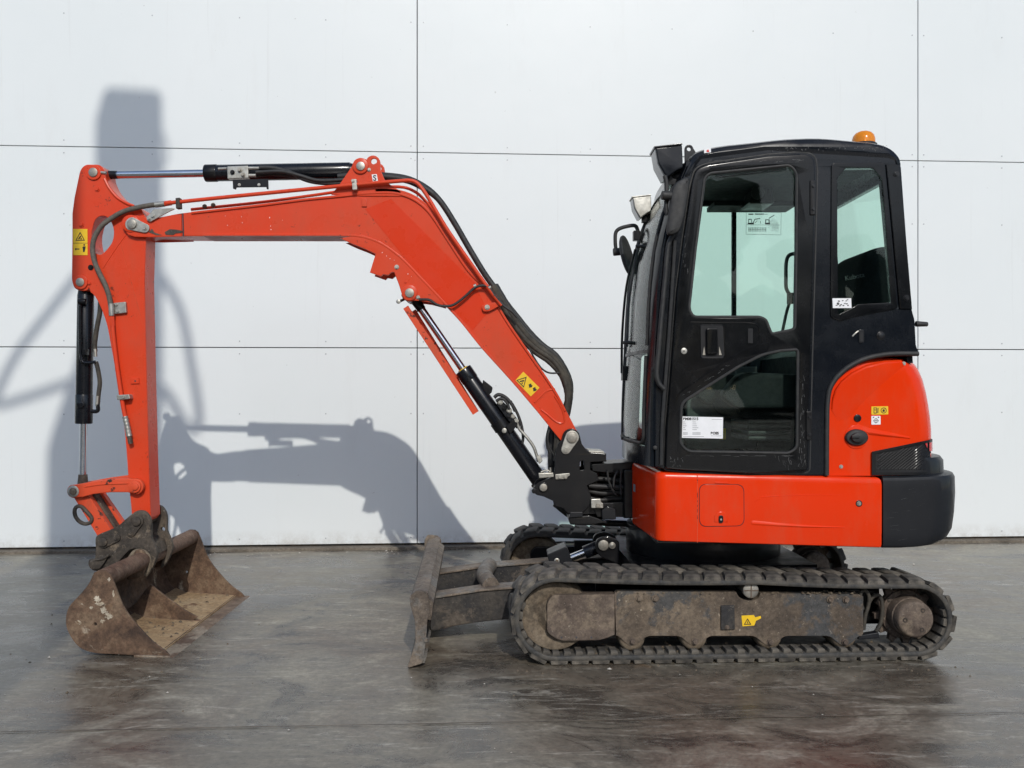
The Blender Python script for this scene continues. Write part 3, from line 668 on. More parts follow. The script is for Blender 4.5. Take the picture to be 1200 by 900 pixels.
# ---- dozer blade
def blade_prof(z): return -0.028 * math.sin(math.pi * min(1, max(0, z / 0.37)))   # concave front
u_b = -0.452 - 1.047
BL0, BL1 = -0.02, 1.53
def blade_sec(z):                                          # front and back u at height z (curved plate)
    f = 0.022 * math.cos(math.pi * z / 0.37 * 0.9 + 0.3)
    return f
prof = [(-0.032, 0.0), (-0.012, 0.05), (0.004, 0.12), (0.006, 0.20), (-0.004, 0.28), (-0.022, 0.325), (-0.010, 0.345), (0.03, 0.353), (0.06, 0.345), (0.052, 0.30), (0.044, 0.25), (0.036, 0.18), (0.026, 0.10), (0.02, 0.05), (-0.005, 0.008)]
bl = MB().prism([(u_b + a, b + 0.003) for a, b in prof], BL0 + 0.012, BL1 - 0.012, FT, 0.004).build('dozer_blade', 'blade_iron', ex)
endp = [(-0.036, 0.003), (0.036, 0.025), (0.05, 0.12), (0.058, 0.225), (0.066, 0.255), (0.064, 0.335), (0.042, 0.36), (0.006, 0.362), (-0.026, 0.335), (-0.02, 0.29), (0.0, 0.22), (0.002, 0.13), (-0.014, 0.07)]
for v_ in (BL0, BL1 - 0.014): MB().prism([(u_b + a, b) for a, b in fillet(endp, 0.01, 3)], v_, v_ + 0.014, FT, 0.003).build('end_plate', 'blade_iron', bl)
MB().prism([(u_b + a, b) for a, b in ((0.02, 0.018), (0.045, 0.02), (0.055, 0.06), (0.03, 0.06))], BL0 + 0.02, BL1 - 0.02, FT, 0.003).build('back_rib', 'blade_iron', bl)
MB().prism([(u_b + a, b) for a, b in ((0.03, 0.225), (0.075, 0.215), (0.085, 0.30), (0.055, 0.325))], BL0 + 0.03, BL1 - 0.03, FT, 0.006).build('back_beam', 'blade_iron', bl)
# folded lifting lug on the far end, seen above the far track
lp = fillet([(0.0, 0.30), (0.0, 0.40), (0.02, 0.43), (0.06, 0.43), (0.08, 0.40), (0.085, 0.26)], 0.012, 3); hl = [(0.025, 0.34), (0.055, 0.34), (0.055, 0.405), (0.025, 0.405)]
u, z = FT.pt(506, 640, 1.5)
MB().prism([(u - 0.045 + a, b - 0.058) for a, b in lp], BL1 - 0.06, BL1 - 0.045, FT, 0.003, [[(u - 0.045 + a, b - 0.058) for a, b in hl]]).build('lifting_lug', 'blade_iron', bl)
q = FT.w(u_b + 0.05, BL0 + 0.0, 0.135); MB().cyl(q, q - FT.V * 0.012, 0.011, 0.009, 12).build('bolt', 'blade_iron', bl)
for v_ in (0.40, 0.98):
    ua, ub = u_b + 0.05, -0.42
    arm = MB().prism(fillet([(ua, 0.055, 0.02), (ua + 0.18, 0.095, 0.1), (ub, 0.17, 0.05), (ub, 0.315, 0.02), (ua + 0.26, 0.262, 0.06), (ua, 0.225, 0.02)], 0), v_, v_ + 0.10, FT, 0.008).build('blade_arm', 'arm_dirty', ex)
    MB().prism([(ua, 0.224), (ua + 0.26, 0.262), (ub, 0.315), (ub, 0.325), (ua + 0.26, 0.272), (ua, 0.236)], v_ - 0.012, v_ + 0.112, FT, 0.002).build('top_flange', 'blade_iron', arm)
MB().tube([FT.w(u_b + 0.36, 0.45, 0.275), FT.w(u_b + 0.33, 0.70, 0.28), FT.w(u_b + 0.36, 0.98, 0.275)], 0.045, 12).build('cross_tube', 'blade_iron', ex)
# blade lift cylinder
A, B = P(648, 662, 4.98), P(707, 638.7, 4.98)
cyl_ = MB().cyl(A, B, 0.021, None, 20).build('blade_cylinder', 'chrome', ex)
MB().cyl(A + (B - A) * 0.62, B, 0.036, None, 20, 0.004).build('barrel', 'cylinder_black', cyl_)
MB().pprism(fillet([(641, 650), (664, 640), (671, 658), (668, 668), (646, 668)], 2), 4.90, 5.06, FU, 0.005).build('rod_lug', 'casting_dark', ex)
pin(652.5, 657, 4.90, 3.2, 0.008, 'zinc'); pin(652.5, 657, 4.892, 1.6, 0.006, 'coupler_iron')
MB().pprism(fillet([(699, 632, 5), (712, 628, 5), (726, 634, 4), (726, 662), (702, 652, 6), (697, 642, 5)], 0), 4.89, 4.92, FU, 0.004).build('cylinder_lug', 'frame_black', ex)
MB().pprism(fillet([(699, 632, 5), (712, 628, 5), (726, 634, 4), (726, 662), (702, 652, 6), (697, 642, 5)], 0), 5.04, 5.07, FU, 0.004, (), 4.89).build('cylinder_lug', 'frame_black', ex)
pin(707, 638.7, 4.89, 6.2, 0.014); pin(717.3, 639, 4.89, 4.0, 0.012); pin(717.3, 639, 4.879, 2.2, 0.006, 'zinc')

# ------------------------------------------------------------------ boom, stick, bucket
BN, BF = CB - 0.095, CB + 0.095
SN, SF = CB - 0.066, CB + 0.066
top_line = crom2([(177, 257), (200, 251.5), (223.7, 248), (300, 239.5), (355, 232.5), (400, 228), (425, 225.2), (453, 224), (469, 226), (484, 231.5), (498, 241.5), (509, 254.5), (524, 277.5), (549, 315), (574, 341.5), (594.4, 374.5), (614.4, 404), (650, 455.5), (663.6, 481), (675, 503)], 4)
bot_line = crom2([(657, 516), (643, 499), (628, 480.5), (596.7, 444), (563, 406.7), (539, 376.7), (519, 355), (491, 325.5), (469, 303), (446.7, 286.7), (424, 278.5), (400, 276.6), (380, 276.4), (300, 276.3), (220, 276.3), (177, 275.5)], 4)
nose = [(165, 277.5), (158, 277.5), (150, 275), (145.5, 269), (144.5, 262), (147, 255.5), (153, 252), (163, 252.5)]
foot = [(678, 508), (678.5, 516), (674, 523), (667, 525), (661, 521)]
web = top_line + foot + bot_line + nose
boom = MB().pprism(web, BN + 0.010, BF - 0.010, FU, 0.003, (), BN).build('boom', 'enamel_boom', ex)
# flange plates that run a little proud of the side webs
def off(line, d):
    out = []
    for i, p in enumerate(line):
        a = Vector(line[max(0, i - 1)]); b = Vector(line[min(len(line) - 1, i + 1)]); t = (b - a).normalized(); out.append((p[0] - t.y * d, p[1] + t.x * d))
    return out
tl = [p for p in top_line if 222 < p[0] < 664]; tp_ = [p for p in top_line if 436 < p[0] < 578]; MB().pprism(off(tp_, -3.4) + off(tp_, 0.8)[::-1], BN + 0.004, BF - 0.004, FU, 0.002, (), BN).build('top_plate', 'enamel_boom', boom)
bl_ = [p for p in bot_line if 222 < p[0] < 640]
MB().pprism(tl + off(tl, 2.6)[::-1], BN + 0.001, BF - 0.001, FU, 0.002, (), BN).build('top_flange', 'enamel_boom', boom)
MB().pprism(bl_ + off(bl_, 2.4)[::-1], BN + 0.001, BF - 0.001, FU, 0.002, (), BN).build('bottom_flange', 'enamel_boom', boom)
def plates(name, poly, d0, th, mat, parent, ch=0.003, holes=(), ref=None):
    """the same plate on the near and on the far side of the boom's middle plane"""
    for a in (d0, 2 * CB - d0 - th): MB().pprism(poly, a, a + th, FU, ch, holes, d0 if ref is None else ref).build(name, mat, parent)
# nose cheek plates and stick pivot
ck = nose[1:] + [(177, 256.5), (212, 250), (213, 277), (177, 278)]
plates('cheek_plate', ck, BN + 0.002, 0.011, 'enamel_boom', boom)
MB().pprism([(213.3, 250.2), (214.6, 250), (215.4, 276.4), (214.1, 276.6)], BN + 0.0045, BN + 0.012, FU).build('weld_seam', 'joint_dark', boom)
keep = fillet(arc(154.7, 262.7, 8.2, 130, 280, 8) + arc(169.5, 267.3, 5.4, 280, 470, 8), 0)
MB().pprism(keep, BN - 0.008, BN + 0.004, FU, 0.002).build('pin_keeper', 'zinc', boom)
pin(154.7, 262.7, BN - 0.008, 5.6, 0.010, 'steel_pin', boom); pin(154.7, 262.7, BN + 0.02, 10.2, 0.024, 'enamel_boom', boom, 'pin_boss')
bolt(169.3, 267.4, BN - 0.008, 2.3, 0.009, 'zinc', boom)
# bare scuffed steel under the nose
MB().pprism([(174, 272), (178, 268), (181, 272.5), (190, 275.5), (183, 275.5)], BN - 0.0005, BN + 0.003, FU).build('paint_chip', 'coupler_iron', boom)
MB().pprism([(193, 272), (199, 268.5), (206, 269), (214, 270.5), (212, 273), (206, 273.5), (203, 275.5), (194, 275)], BN - 0.0005, BN + 0.003, FU).build('paint_chip', 'coupler_iron', boom)
# gusset for the lift cylinder
gus = crom2([(398, 279), (412, 285.5), (426, 291), (440, 297.5)], 4) + [(433.3, 319.3), (446.7, 324), (449, 321.5), (455, 322.5), (459, 319), (462, 319)] + crom2([(464, 325), (467.5, 334), (470.5, 344)], 3) + arc(480, 343.3, 10.2, 180, 60, 7)[1:] + [(492, 352.6), (503, 354), (520, 358.5), (519, 352), (491, 322), (469, 299), (446, 283), (424, 275)]
plates('lift_gusset', gus, BN + 0.003, 0.014, 'enamel_boom', boom)
pin(480, 343.3, BN + 0.003, 9.2, 0.012, 'enamel_boom', boom, 'pin_boss', ch=0.002); pin(480, 343.3, BN - 0.009, 5.4, 0.006, 'steel_pin', boom)
bolt(465, 313, BN + 0.003, 2.0, 0.010, 'zinc', boom); bolt(490, 348.5, BN + 0.003, 1.7, 0.010, 'zinc', boom); bolt(475.5, 330.5, BN + 0.003, 1.2, 0.005, 'enamel_boom', boom)
# ears for the stick cylinder
ear = [(388, 228), (397, 217), (404, 207), (412.5, 194.5)] + arc(422.7, 194.8, 10.0, 190, 280, 6) + [(429.8, 186.8)] + arc(437, 190.5, 8.6, 215, 360, 7) + [(446.2, 200), (451, 211), (458, 217), (470, 224), (470, 230), (430, 230)]
hole = arc(438.2, 189, 3.4, 0, 340, 12)
plates('cylinder_ear', ear, BN + 0.004, 0.014, 'enamel_boom', boom, 0.003, [hole])
pin(422.7, 194.8, BN + 0.004, 9.2, 0.012, 'enamel_boom', boom, 'pin_boss', ch=0.002); pin(422.7, 194.8, BN - 0.008, 5.2, 0.007, 'zinc', boom)
bolt(432.5, 199, BN + 0.004, 1.6, 0.010, 'zinc', boom)
q = MB().pprism([(435.5, 204.5), (441.5, 204), (443, 212.5), (437, 213)], BN + 0.0015, BN + 0.005, FU).build('white_label', 'decal_white', boom)
text('label_print', 'S', 0.042, 'decal_ink', boom, P(437, 211.6, BN + 0.0012), X, Z, bold=0.001)
# small tab on the web
MB().pprism([(423.5, 233), (429.5, 233), (429.8, 242), (424, 242)], BN + 0.001, BN + 0.012, FU, 0.002).build('bracket_tab', 'enamel_boom', boom)
# ghost of a removed decal: paint beneath it kept its colour
MB().pprism([(428, 245), (458, 233), (556, 331), (572, 366), (554, 387), (519, 350), (470, 297)], BN + 0.0085, BN + 0.012, FU).build('unfaded_paint', 'enamel_fresh', boom)
# foot: cast end with an oval pocket and a butt weld
MB().pprism(strip(crom2([(626, 472), (640, 458.5), (650.5, 456)], 4), 2.4), BN + 0.006, BN + 0.014, FU, 0.0035).build('weld_seam', 'enamel_boom', boom)
MB().tube([P(a, b, BN + 0.010) for a, b in ((634, 480), (642, 486), (650, 493), (657, 496), (661, 493), (660, 483), (655, 472), (650, 464))], 0.006, 8).build('pocket_rim', 'enamel_boom', boom)
# warning sticker on the lower boom
q4 = [(613.3, 435.6), (632.3, 454.4), (622, 464.6), (604, 445.6)]
MB().pprism(q4, BN + 0.008, BN + 0.011, FU).build('warning_sticker', 'decal_yellow', boom)
def warning(parent, o, r, u, s, second=True):
    q = MB(); ringshape(q, o, r, u, [(-.5 * s, -.42 * s), (.5 * s, -.42 * s), (0, .5 * s)], [(-.38 * s, -.34 * s), (.38 * s, -.34 * s), (0, .33 * s)])
    flat(q, o, r, u, [(-.22 * s, -.26 * s), (-.1 * s, -.28 * s), (.12 * s, .02 * s), (.06 * s, .12 * s), (-.03 * s, .04 * s)]); flat(q, o, r, u, [(.02 * s, -.28 * s), (.2 * s, -.28 * s), (.1 * s, -.1 * s)])
    stuff(q.build('sticker_print', 'decal_ink', parent, 0))
d1 = (P(632.3, 454.4, BN) - P(613.3, 435.6, BN)).normalized(); d2 = (P(613.3, 435.6, BN) - P(604, 445.6, BN)).normalized()
warning(boom, P(613, 446, BN + 0.0075), d2 * -1 if False else d1.lerp(d1, 1), d2, 0.058)
q = MB(); o_ = P(623.5, 455, BN + 0.0075)
for a, b in ((-.016, .004), (.014, .006)): flat(q, o_, d1, d2, [(a + .011 * math.cos(R(t)), b + .011 * math.sin(R(t)) * (1.2 if t % 80 else .6)) for t in range(0, 360, 40)])
stuff(q.build('sticker_print', 'decal_ink', boom, 0))
for a, b in ((264, 253), (266.5, 264), (283, 254), (284, 261), (316, 255), (317, 265), (317.5, 269), (331, 258), (448, 296), (453, 300), (457, 303), (462, 305), (478, 321), (482, 324), (488, 320)):
    m_ = MB(); r_ = random.uniform(0.0010, 0.0026); c_ = P(a, b, BN + (0.0095 if a < 400 else 0.0025)); m_.add([c_ + X * math.cos(R(t)) * r_ * random.uniform(.5, 1.4) + Z * math.sin(R(t)) * r_ * random.uniform(.8, 2.2) for t in range(0, 360, 45)], [tuple(range(8))]); m_.build('paint_fleck', 'decal_white', boom, 0)

# ---- hydraulic lines on the boom
def poly3(pts, d): return [P(p[0], p[1], p[2] if len(p) > 2 else d) for p in pts]
hd = BN - 0.022
pipe = MB().tube(poly3([(195, 238.2), (260, 231.5), (340, 223.6), (410, 217), (470, 212), (480, 211.6), (487, 213.5), (493, 219), (502, 232), (522, 265.5), (540, 292), (571, 336), (588, 358)], hd), 0.0105, 12, 5).build('hydraulic_pipe', 'enamel_boom', ex)
MB().tube(poly3([(224, 245.5), (300, 237.6), (355, 230.5), (400, 224), (430, 220.5), (468, 219), (486, 224.5), (499, 236), (511, 251), (527, 275), (551, 310), (576, 341)], BN + 0.045), 0.0085, 8, 5).build('hydraulic_pipe', 'enamel_boom', ex)
for a_ in (240, 250): bolt(a_, 240.5 if a_ > 245 else 242, BN + 0.03, 2.0, 0.012, 'coupler_iron', boom)
# sleeve of hoses over the boom's back
def hose(name, pts, r, mat='rubber', d=CB, n=10, ridge=None): return MB().tube(poly3(pts, d), r, n, 6, False, ridge).build(name, mat, ex)
for dd, o_ in ((CB - 0.04, 0), (CB, -1.5), (CB + 0.04, 1)):
    hose('hydraulic_hose', [(396, 207 + o_), (418, 205), (450, 207 + o_), (478, 211 + o_), (500, 222 + o_), (516, 236), (533, 262), (548, 288), (566, 318), (580, 338)], 0.017, 'rubber', dd)
bundle = [(578, 335), (590, 356), (602, 374), (617, 393), (632, 407), (647, 418), (658, 432), (665, 448), (667, 464), (664, 482), (656, 505), (653, 540)]
for i_, (o_, dd, r_, m_) in enumerate(((-7, -0.045, 0.015, 'hose_dusty'), (-3.5, -0.052, 0.0165, 'hose_dusty'), (0.5, -0.05, 0.017, 'hose_dusty'), (4, -0.02, 0.016, 'rubber'), (-5, 0.01, 0.017, 'rubber'), (1, 0.03, 0.017, 'hose_dusty'), (5.5, 0.05, 0.013, 'rubber'), (-1.5, -0.005, 0.018, 'rubber'))):
    pts = off(bundle, -o_); rr_ = random.Random(i_); ph = rr_.uniform(0, 6)
    pts = [(bundle[j][0] + (p[0] - bundle[j][0]) * (0.25 + 0.75 * math.sin(math.pi * min(1, (j + 1) / 9.0)) if j < 9 else 0.3) + math.sin(j * 1.3 + ph) * 0.9, bundle[j][1] + (p[1] - bundle[j][1]) * (0.25 + 0.75 * math.sin(math.pi * min(1, (j + 1) / 9.0)) if j < 9 else 0.3)) for j, p in enumerate(pts)]
    hose('hydraulic_hose', pts, r_, m_, CB + dd, 10, 0.03)
hose('grease_hose', [(620, 408), (627, 421), (635, 432), (644, 437), (656, 437)], 0.005, 'rubber', CB - 0.06)
hose('grease_hose', [(491, 351), (503, 351.5), (512, 357), (521, 358.8), (532, 357), (545, 347.5), (556, 337.5), (566, 334.5), (574, 338), (580, 347), (590, 358), (600, 365), (606, 372)], 0.0075, 'rubber', BN - 0.025)
for a, b in ((557, 335.5), (574.5, 337.5)): 
    c_ = P(a, b, BN - 0.025); MB().lathe(c_ - X * 0.008, X + Z * 0.4, [(0, 0), (0, 0.010), (0.014, 0.010), (0.014, 0)], 12).build('clip', 'zinc', ex)
MB().pprism(fillet([(564, 358, 3), (570, 356, 3), (586, 353), (588, 357), (573, 365, 3), (566, 365, 3)], 0), BN - 0.012, BN + 0.012, FU, 0.002).build('pipe_clamp', 'enamel_boom', boom); bolt(571, 360, BN - 0.012, 2.2, 0.010, 'zinc', boom)
MB().pprism(fillet([(412, 210), (417.5, 209.5), (418.5, 222), (413, 222.5)], 1), BN - 0.036, BN + 0.004, FU, 0.002).build('pipe_clamp', 'zinc', boom); bolt(413.8, 212, BN - 0.036, 1.6, 0.008, 'zinc', boom)
MB().pprism([(205.5, 232), (210, 231.5), (210.5, 243.5), (206, 244)], BN - 0.038, BN + 0.004, FU, 0.002).build('pipe_clamp', 'coupler_iron', boom)
br = [(171.5, 254), (176, 250), (179, 245.5), (202, 243.5), (205, 244.5), (193, 250.5), (183, 256), (176, 260), (172, 258)]
MB().pprism(fillet(br, 1), BN - 0.012, BN - 0.002, FU, 0.002).build('hose_bracket', 'zinc', boom); bolt(174.6, 256, BN - 0.012, 1.9, 0.009, 'zinc', boom); bolt(179, 253, BN - 0.012, 1.9, 0.009, 'zinc', boom)

# ---- stick cylinder
A, B = P(109.3, 202, SN), P(422.7, 194.8, BN); A = Vector((A.x * CB / SN, CB, CH + (A.z - CH))); B = Vector((B.x, CB, B.z)); A.x = P(109.3, 202, SN).x
dv = (B - A); L = dv.length; dn = dv / L
fr_ = lambda px: (P(px, 203, CB).x - A.x) / dv.x
rod = MB().cyl(A + dn * 0.03, A + dv * (fr_(262)), 0.0215, None, 24).build('stick_cylinder_rod', 'chrome', ex)
MB().cyl(A + dn * 0.02, A + dn * 0.12, 0.025, 0.021, 20).build('rod_end', 'casting_dark', rod)
MB().lathe(A - Vector((0, 0.04, 0)), Vector((0, 1, 0)), [(0, 0), (0, 0.036), (0.08, 0.036), (0.08, 0)], 24).build('rod_eye', 'casting_dark', rod)
ta, tb = A + dv * fr_(240.5), A + dv * fr_(411)
brl = MB().cyl(ta, tb, 0.0455, None, 32, 0.004).build('stick_cylinder', 'cylinder_black', ex)
MB().cyl(ta, ta + dn * 0.07, 0.0475, None, 32, 0.005).build('gland', 'frame_black', brl)
MB().cyl(tb - dn * 0.01, B - dn * 0.02, 0.044, 0.03, 24).build('end_cap', 'cylinder_black', brl)
MB().lathe(B - Vector((0, 0.05, 0)), Vector((0, 1, 0)), [(0, 0), (0, 0.04), (0.1, 0.04), (0.1, 0)], 24).build('barrel_eye', 'casting_dark', brl)
dvb = CB - 0.062
vb = MB().pprism(fillet([(266, 195), (290.5, 194), (291, 208.5), (266.5, 209.5)], 1), dvb, CB - 0.03, FU, 0.003).build('valve_block', 'zinc', brl)
for a, b in ((272.5, 202), (281, 199.5), (285, 205)): bolt(a, b, dvb, 2.0, 0.014, 'frame_black' if a < 280 else 'steel_pin', brl)
for b_, x1 in ((197, 306), (205.5, 300)): MB().cyl(P(291, b_ + 0.2, dvb + 0.015), P(x1, b_, dvb + 0.015), 0.010, 0.009, 10).build('fitting', 'zinc', brl)
MB().cyl(P(256, 198, dvb + 0.02), P(266, 197.6, dvb + 0.02), 0.009, None, 10).build('fitting', 'zinc', brl)
MB().pprism([(272.5, 210.5), (314, 209.5), (314.5, 221.5), (312.5, 221.5), (312, 219), (277, 219.5), (276, 222), (273, 221)], CB - 0.055, CB - 0.045, FU, 0.001).build('valve_bracket', 'frame_black', brl)
for a in (280.5, 303.5): bolt(a, 216.5, CB - 0.055, 1.3, 0.006, 'zinc', brl)
hose('hydraulic_hose', [(304, 196.5), (320, 197), (340, 202), (355, 209.5), (370, 213.5), (392, 215), (410, 213.5), (430, 210)], 0.0125, 'rubber', dvb + 0.012)
hose('hydraulic_hose', [(299, 205.5), (320, 204), (345, 206), (365, 211), (390, 213.5), (412, 212)], 0.0125, 'rubber', dvb + 0.03)
hose('hydraulic_hose', [(300, 202), (330, 201), (352, 206), (372, 211.5), (398, 211), (420, 208)], 0.011, 'rubber', dvb + 0.002)

# ---- stick
stk_top = [(84.2, 311), (84.6, 280), (84.6, 250), (87, 232), (93, 203), (95, 197.5, 4), (100, 192.8, 4), (117, 192.8, 4), (122.5, 199, 3), (124, 209)]
conc = crom2([(124, 209), (127.5, 217), (132, 224), (139, 231.5), (148, 237), (157, 240.5), (166, 245.5)], 3)[1:]
stick_poly = fillet([(103.5, 340.5, 4), (94, 341, 5), (87, 338, 5), (84, 329, 5)] + stk_top, 0) + conc + [(171, 256), (171, 280), (169.6, 330), (171.7, 430), (174.5, 543), (176.8, 606), (172, 612), (160, 614), (154.5, 606), (154, 598)] + crom2([(150.3, 560), (146.5, 510), (140.3, 465), (133.5, 425), (128, 394), (124.5, 378), (118, 360), (111, 347), (103.5, 340.5)], 3)[:-1]
win = crom2([(107, 279), (108.5, 267), (112, 257), (118.5, 253), (125.5, 254.5), (131, 262), (133.3, 272), (131.5, 283), (125, 292.5), (117.5, 298.5), (110, 294)], 3, True)
stick = MB().pprism(stick_poly, SN, SF, FU, 0.003, [win]).build('stick', 'enamel_boom', ex)
MB().pprism(strip([(167.9, 285), (168.2, 330), (170.3, 430), (173, 543), (175.3, 600)], 2.0), SN - 0.002, SF + 0.002, FU, 0.0015, (), SN).build('inner_flange', 'enamel_boom', stick)
plates('pin_boss', arc(109.3, 202, 8.8, 0, 345, 22), SN - 0.010, 0.012, 'enamel_boom', stick); pin(109.3, 202, SN - 0.010, 5.4, 0.006, 'steel_pin', stick); pin(109.3, 202, SF + 0.016, 5.4, 0.02, 'steel_pin', stick)
plates('pin_boss', arc(94, 330.7, 8.4, 0, 345, 22), SN - 0.010, 0.012, 'enamel_boom', stick); pin(94, 330.7, SN - 0.010, 5.0, 0.006, 'steel_pin', stick)
plates('pin_boss', arc(158.5, 570.3, 9.0, 0, 345, 22), SN - 0.014, 0.016, 'enamel_boom', stick)
for a, b, r_ in ((114, 221.5, 2.4), (95.3, 263, 2.6), (106.5, 313.5, 2.4), (105, 332, 1.6)): bolt(a, b, SN, r_, 0.009, 'enamel_boom' if a < 106 or a > 110 else 'frame_black', stick)
MB().cyl(P(118, 202, SN - 0.002), P(124.5, 202.6, SN - 0.002), 0.008, None, 10).build('grease_fitting', 'zinc', stick)
# welds and edges of the side cheek
MB().tube(poly3([(121, 314), (132, 297), (141, 284), (150, 272)], SN + 0.001), 0.004, 6, 3).build('weld_seam', 'enamel_boom', stick)
MB().tube(poly3([(141, 284), (153, 327), (168, 382)], SN + 0.0015), 0.0022, 6, 3).build('weld_seam', 'enamel_link', stick)
MB().tube(poly3([(122.5, 209.5), (128, 220), (137, 231), (148, 238), (157, 241.5)], SN - 0.001), 0.008, 8, 4).build('weld_seam', 'enamel_boom', stick)
# yellow warning plate
MB().pprism([(85.4, 268.3), (102.4, 268.3), (102.6, 299), (86, 299)], SN - 0.0022, SN + 0.001, FU).build('warning_sticker', 'decal_yellow', stick)
warning(stick, P(94, 277.3, SN - 0.0022), X, Z, 0.052)
q = MB(); o_ = P(94, 291.5, SN - 0.0022); flat(q, o_, X, Z, [(-.03, -.002), (-.022, .005), (-.022, .001), (-.004, .001), (-.004, -.004), (-.022, -.004), (-.022, -.009)])
flat(q, o_, X, Z, [(.016, -.018), (.024, -.018), (.028, 0), (.03, .012), (.02, .014), (.012, .008), (.014, 0)]); flat(q, o_, X, Z, [(.022 + .005 * math.cos(R(t)), .021 + .005 * math.sin(R(t))) for t in range(0, 360, 45)])
flat(q, o_, X, Z, [(-.04, .0295), (.04, .0295), (.04, .0315), (-.04, .0315)]); stuff(q.build('sticker_print', 'decal_ink', stick, 0))
# auxiliary line down the stick
sd = SN - 0.028
hose('hydraulic_hose', [(193, 239.2), (178, 240.3), (163, 243), (146, 247.5), (132, 255), (119, 265), (110.5, 279), (108.5, 293), (111, 307), (117, 321), (123.5, 334), (128, 348), (130.3, 362), (130.8, 370)], 0.0135, 'hose_old', sd - 0.004, 12, 0.02)
MB().cyl(P(182, 240, sd - 0.004), P(193, 238.8, sd - 0.004), 0.0155, 0.0145, 12).build('hose_ferrule', 'zinc', ex); MB().cyl(P(130.4, 356, sd - 0.004), P(130.9, 370, sd - 0.004), 0.0155, 0.0145, 12).build('hose_ferrule', 'zinc', ex)
MB().cyl(P(193, 238.8, sd), P(201, 237.6, sd), 0.014, None, 6).build('pipe_nut', 'enamel_boom', ex); MB().cyl(P(130.8, 370, sd), P(131.6, 382, sd), 0.0145, None, 6).build('pipe_nut', 'enamel_boom', ex)
MB().tube(poly3([(131.3, 375), (133, 395), (136.5, 425), (141, 456), (144.5, 478), (147.5, 492)], sd), 0.0115, 12, 4).build('hydraulic_pipe', 'enamel_boom', ex)
MB().tube(poly3([(146.5, 488), (149, 499), (151.5, 511)], sd), 0.0150, 12, 8, False, 0.08).build('hose_ferrule', 'zinc', ex); MB().cyl(P(151.2, 510, sd), P(153.2, 520, sd), 0.0125, None, 12).build('hose_cap', 'coupler_iron', ex)
MB().pprism(fillet([(136, 463), (151, 462), (152.5, 467.5), (137, 469)], 1.5), sd - 0.018, SN + 0.002, FU, 0.003).build('pipe_clamp', 'zinc', stick); bolt(145, 465.5, sd - 0.018, 1.4, 0.007, 'zinc', stick)
MB().pprism(fillet([(132.5, 355), (147, 353.5), (148, 366.5), (133.5, 368)], 1), SN - 0.02, SN + 0.001, FU, 0.003).build('hose_bracket', 'zinc', stick); bolt(136.5, 357, SN - 0.02, 1.5, 0.008, 'zinc', stick); bolt(138, 364.5, SN - 0.02, 1.5, 0.008, 'zinc', stick)
MB().pprism(fillet([(152.5, 443), (162.5, 442.5), (163, 449.5), (153, 450)], 0.6), SN - 0.008, SN + 0.001, FU, 0.002).build('bracket_tab', 'enamel_boom', stick); pin(158.5, 446.5, SN - 0.008, 1.0, 0.002, 'joint_dark', stick, 'tapped_hole')

# ---- bucket cylinder
A = P(94, 330.7, SN); A.y = CB; B = P(86, 575.7, CB - 0.105); B.y = CB; dv = B - A; L = dv.length; dn = dv / L
fz = lambda py: (P(100, py, CB).z - A.z) / dv.z
bc = MB().cyl(A + dv * fz(345), A + dv * fz(495.5), 0.0435, None, 30, 0.004).build('bucket_cylinder', 'cylinder_black', ex)
MB().cyl(A + dv * fz(462), A + dv * fz(496.5), 0.0455, None, 30, 0.005).build('gland', 'cylinder_black', bc)
MB().cyl(A + dv * fz(334), A + dv * fz(347), 0.034, 0.043, 24).build('end_cap', 'frame_black', bc)
MB().lathe(A - Vector((0, .05, 0)), Vector((0, 1, 0)), [(0, 0), (0, 0.036), (0.1, 0.036), (0.1, 0)], 20).build('barrel_eye', 'frame_black', bc)
rd = MB().cyl(A + dv * fz(490), B, 0.0195, None, 24).build('bucket_cylinder_rod', 'chrome', ex)
MB().cyl(A + dv * fz(556), B, 0.023, 0.030, 20).build('rod_end', 'coupler_iron', rd)
hose('steel_pipe', [(101, 353), (95, 356), (94, 366), (94, 400), (94.5, 415), (97, 424), (106, 425), (112, 424)], 0.0085, 'cylinder_black', CB - 0.055)
MB().cyl(P(92, 353.5, CB - 0.06), P(101, 353.5, CB - 0.06), 0.017, None, 12, 0.003).build('pipe_elbow', 'frame_black', bc)
pin(95, 474, CB - 0.045, 4.2, 0.012, 'cylinder_black', bc, 'plug'); MB().pprism(fillet([(96, 409), (101.5, 409), (101.5, 416), (96, 416)], 0.6), CB - 0.07, CB - 0.04, FU, 0.002).build('pipe_clip', 'frame_black', bc)
hose('hydraulic_hose', [(118, 349), (117, 366), (113.5, 385), (111, 404), (111.5, 412)], 0.013, 'hose_dusty', CB - 0.03)
hose('hydraulic_hose', [(112.5, 424), (115, 434), (117, 448), (115.5, 462), (114.5, 474)], 0.012, 'hose_dusty', CB - 0.04)
MB().cyl(P(111.5, 409, CB - 0.04), P(112, 418, CB - 0.04), 0.010, None, 8).build('fitting', 'zinc', bc); MB().cyl(P(114.5, 464, CB - 0.045), P(113.5, 476, CB - 0.045), 0.010, None, 8).build('fitting', 'zinc', bc)
MB().tube(poly3([(107, 482), (113, 482), (115, 480), (114.5, 474)], CB - 0.045), 0.011, 8, 3).build('pipe_elbow', 'frame_black', bc)

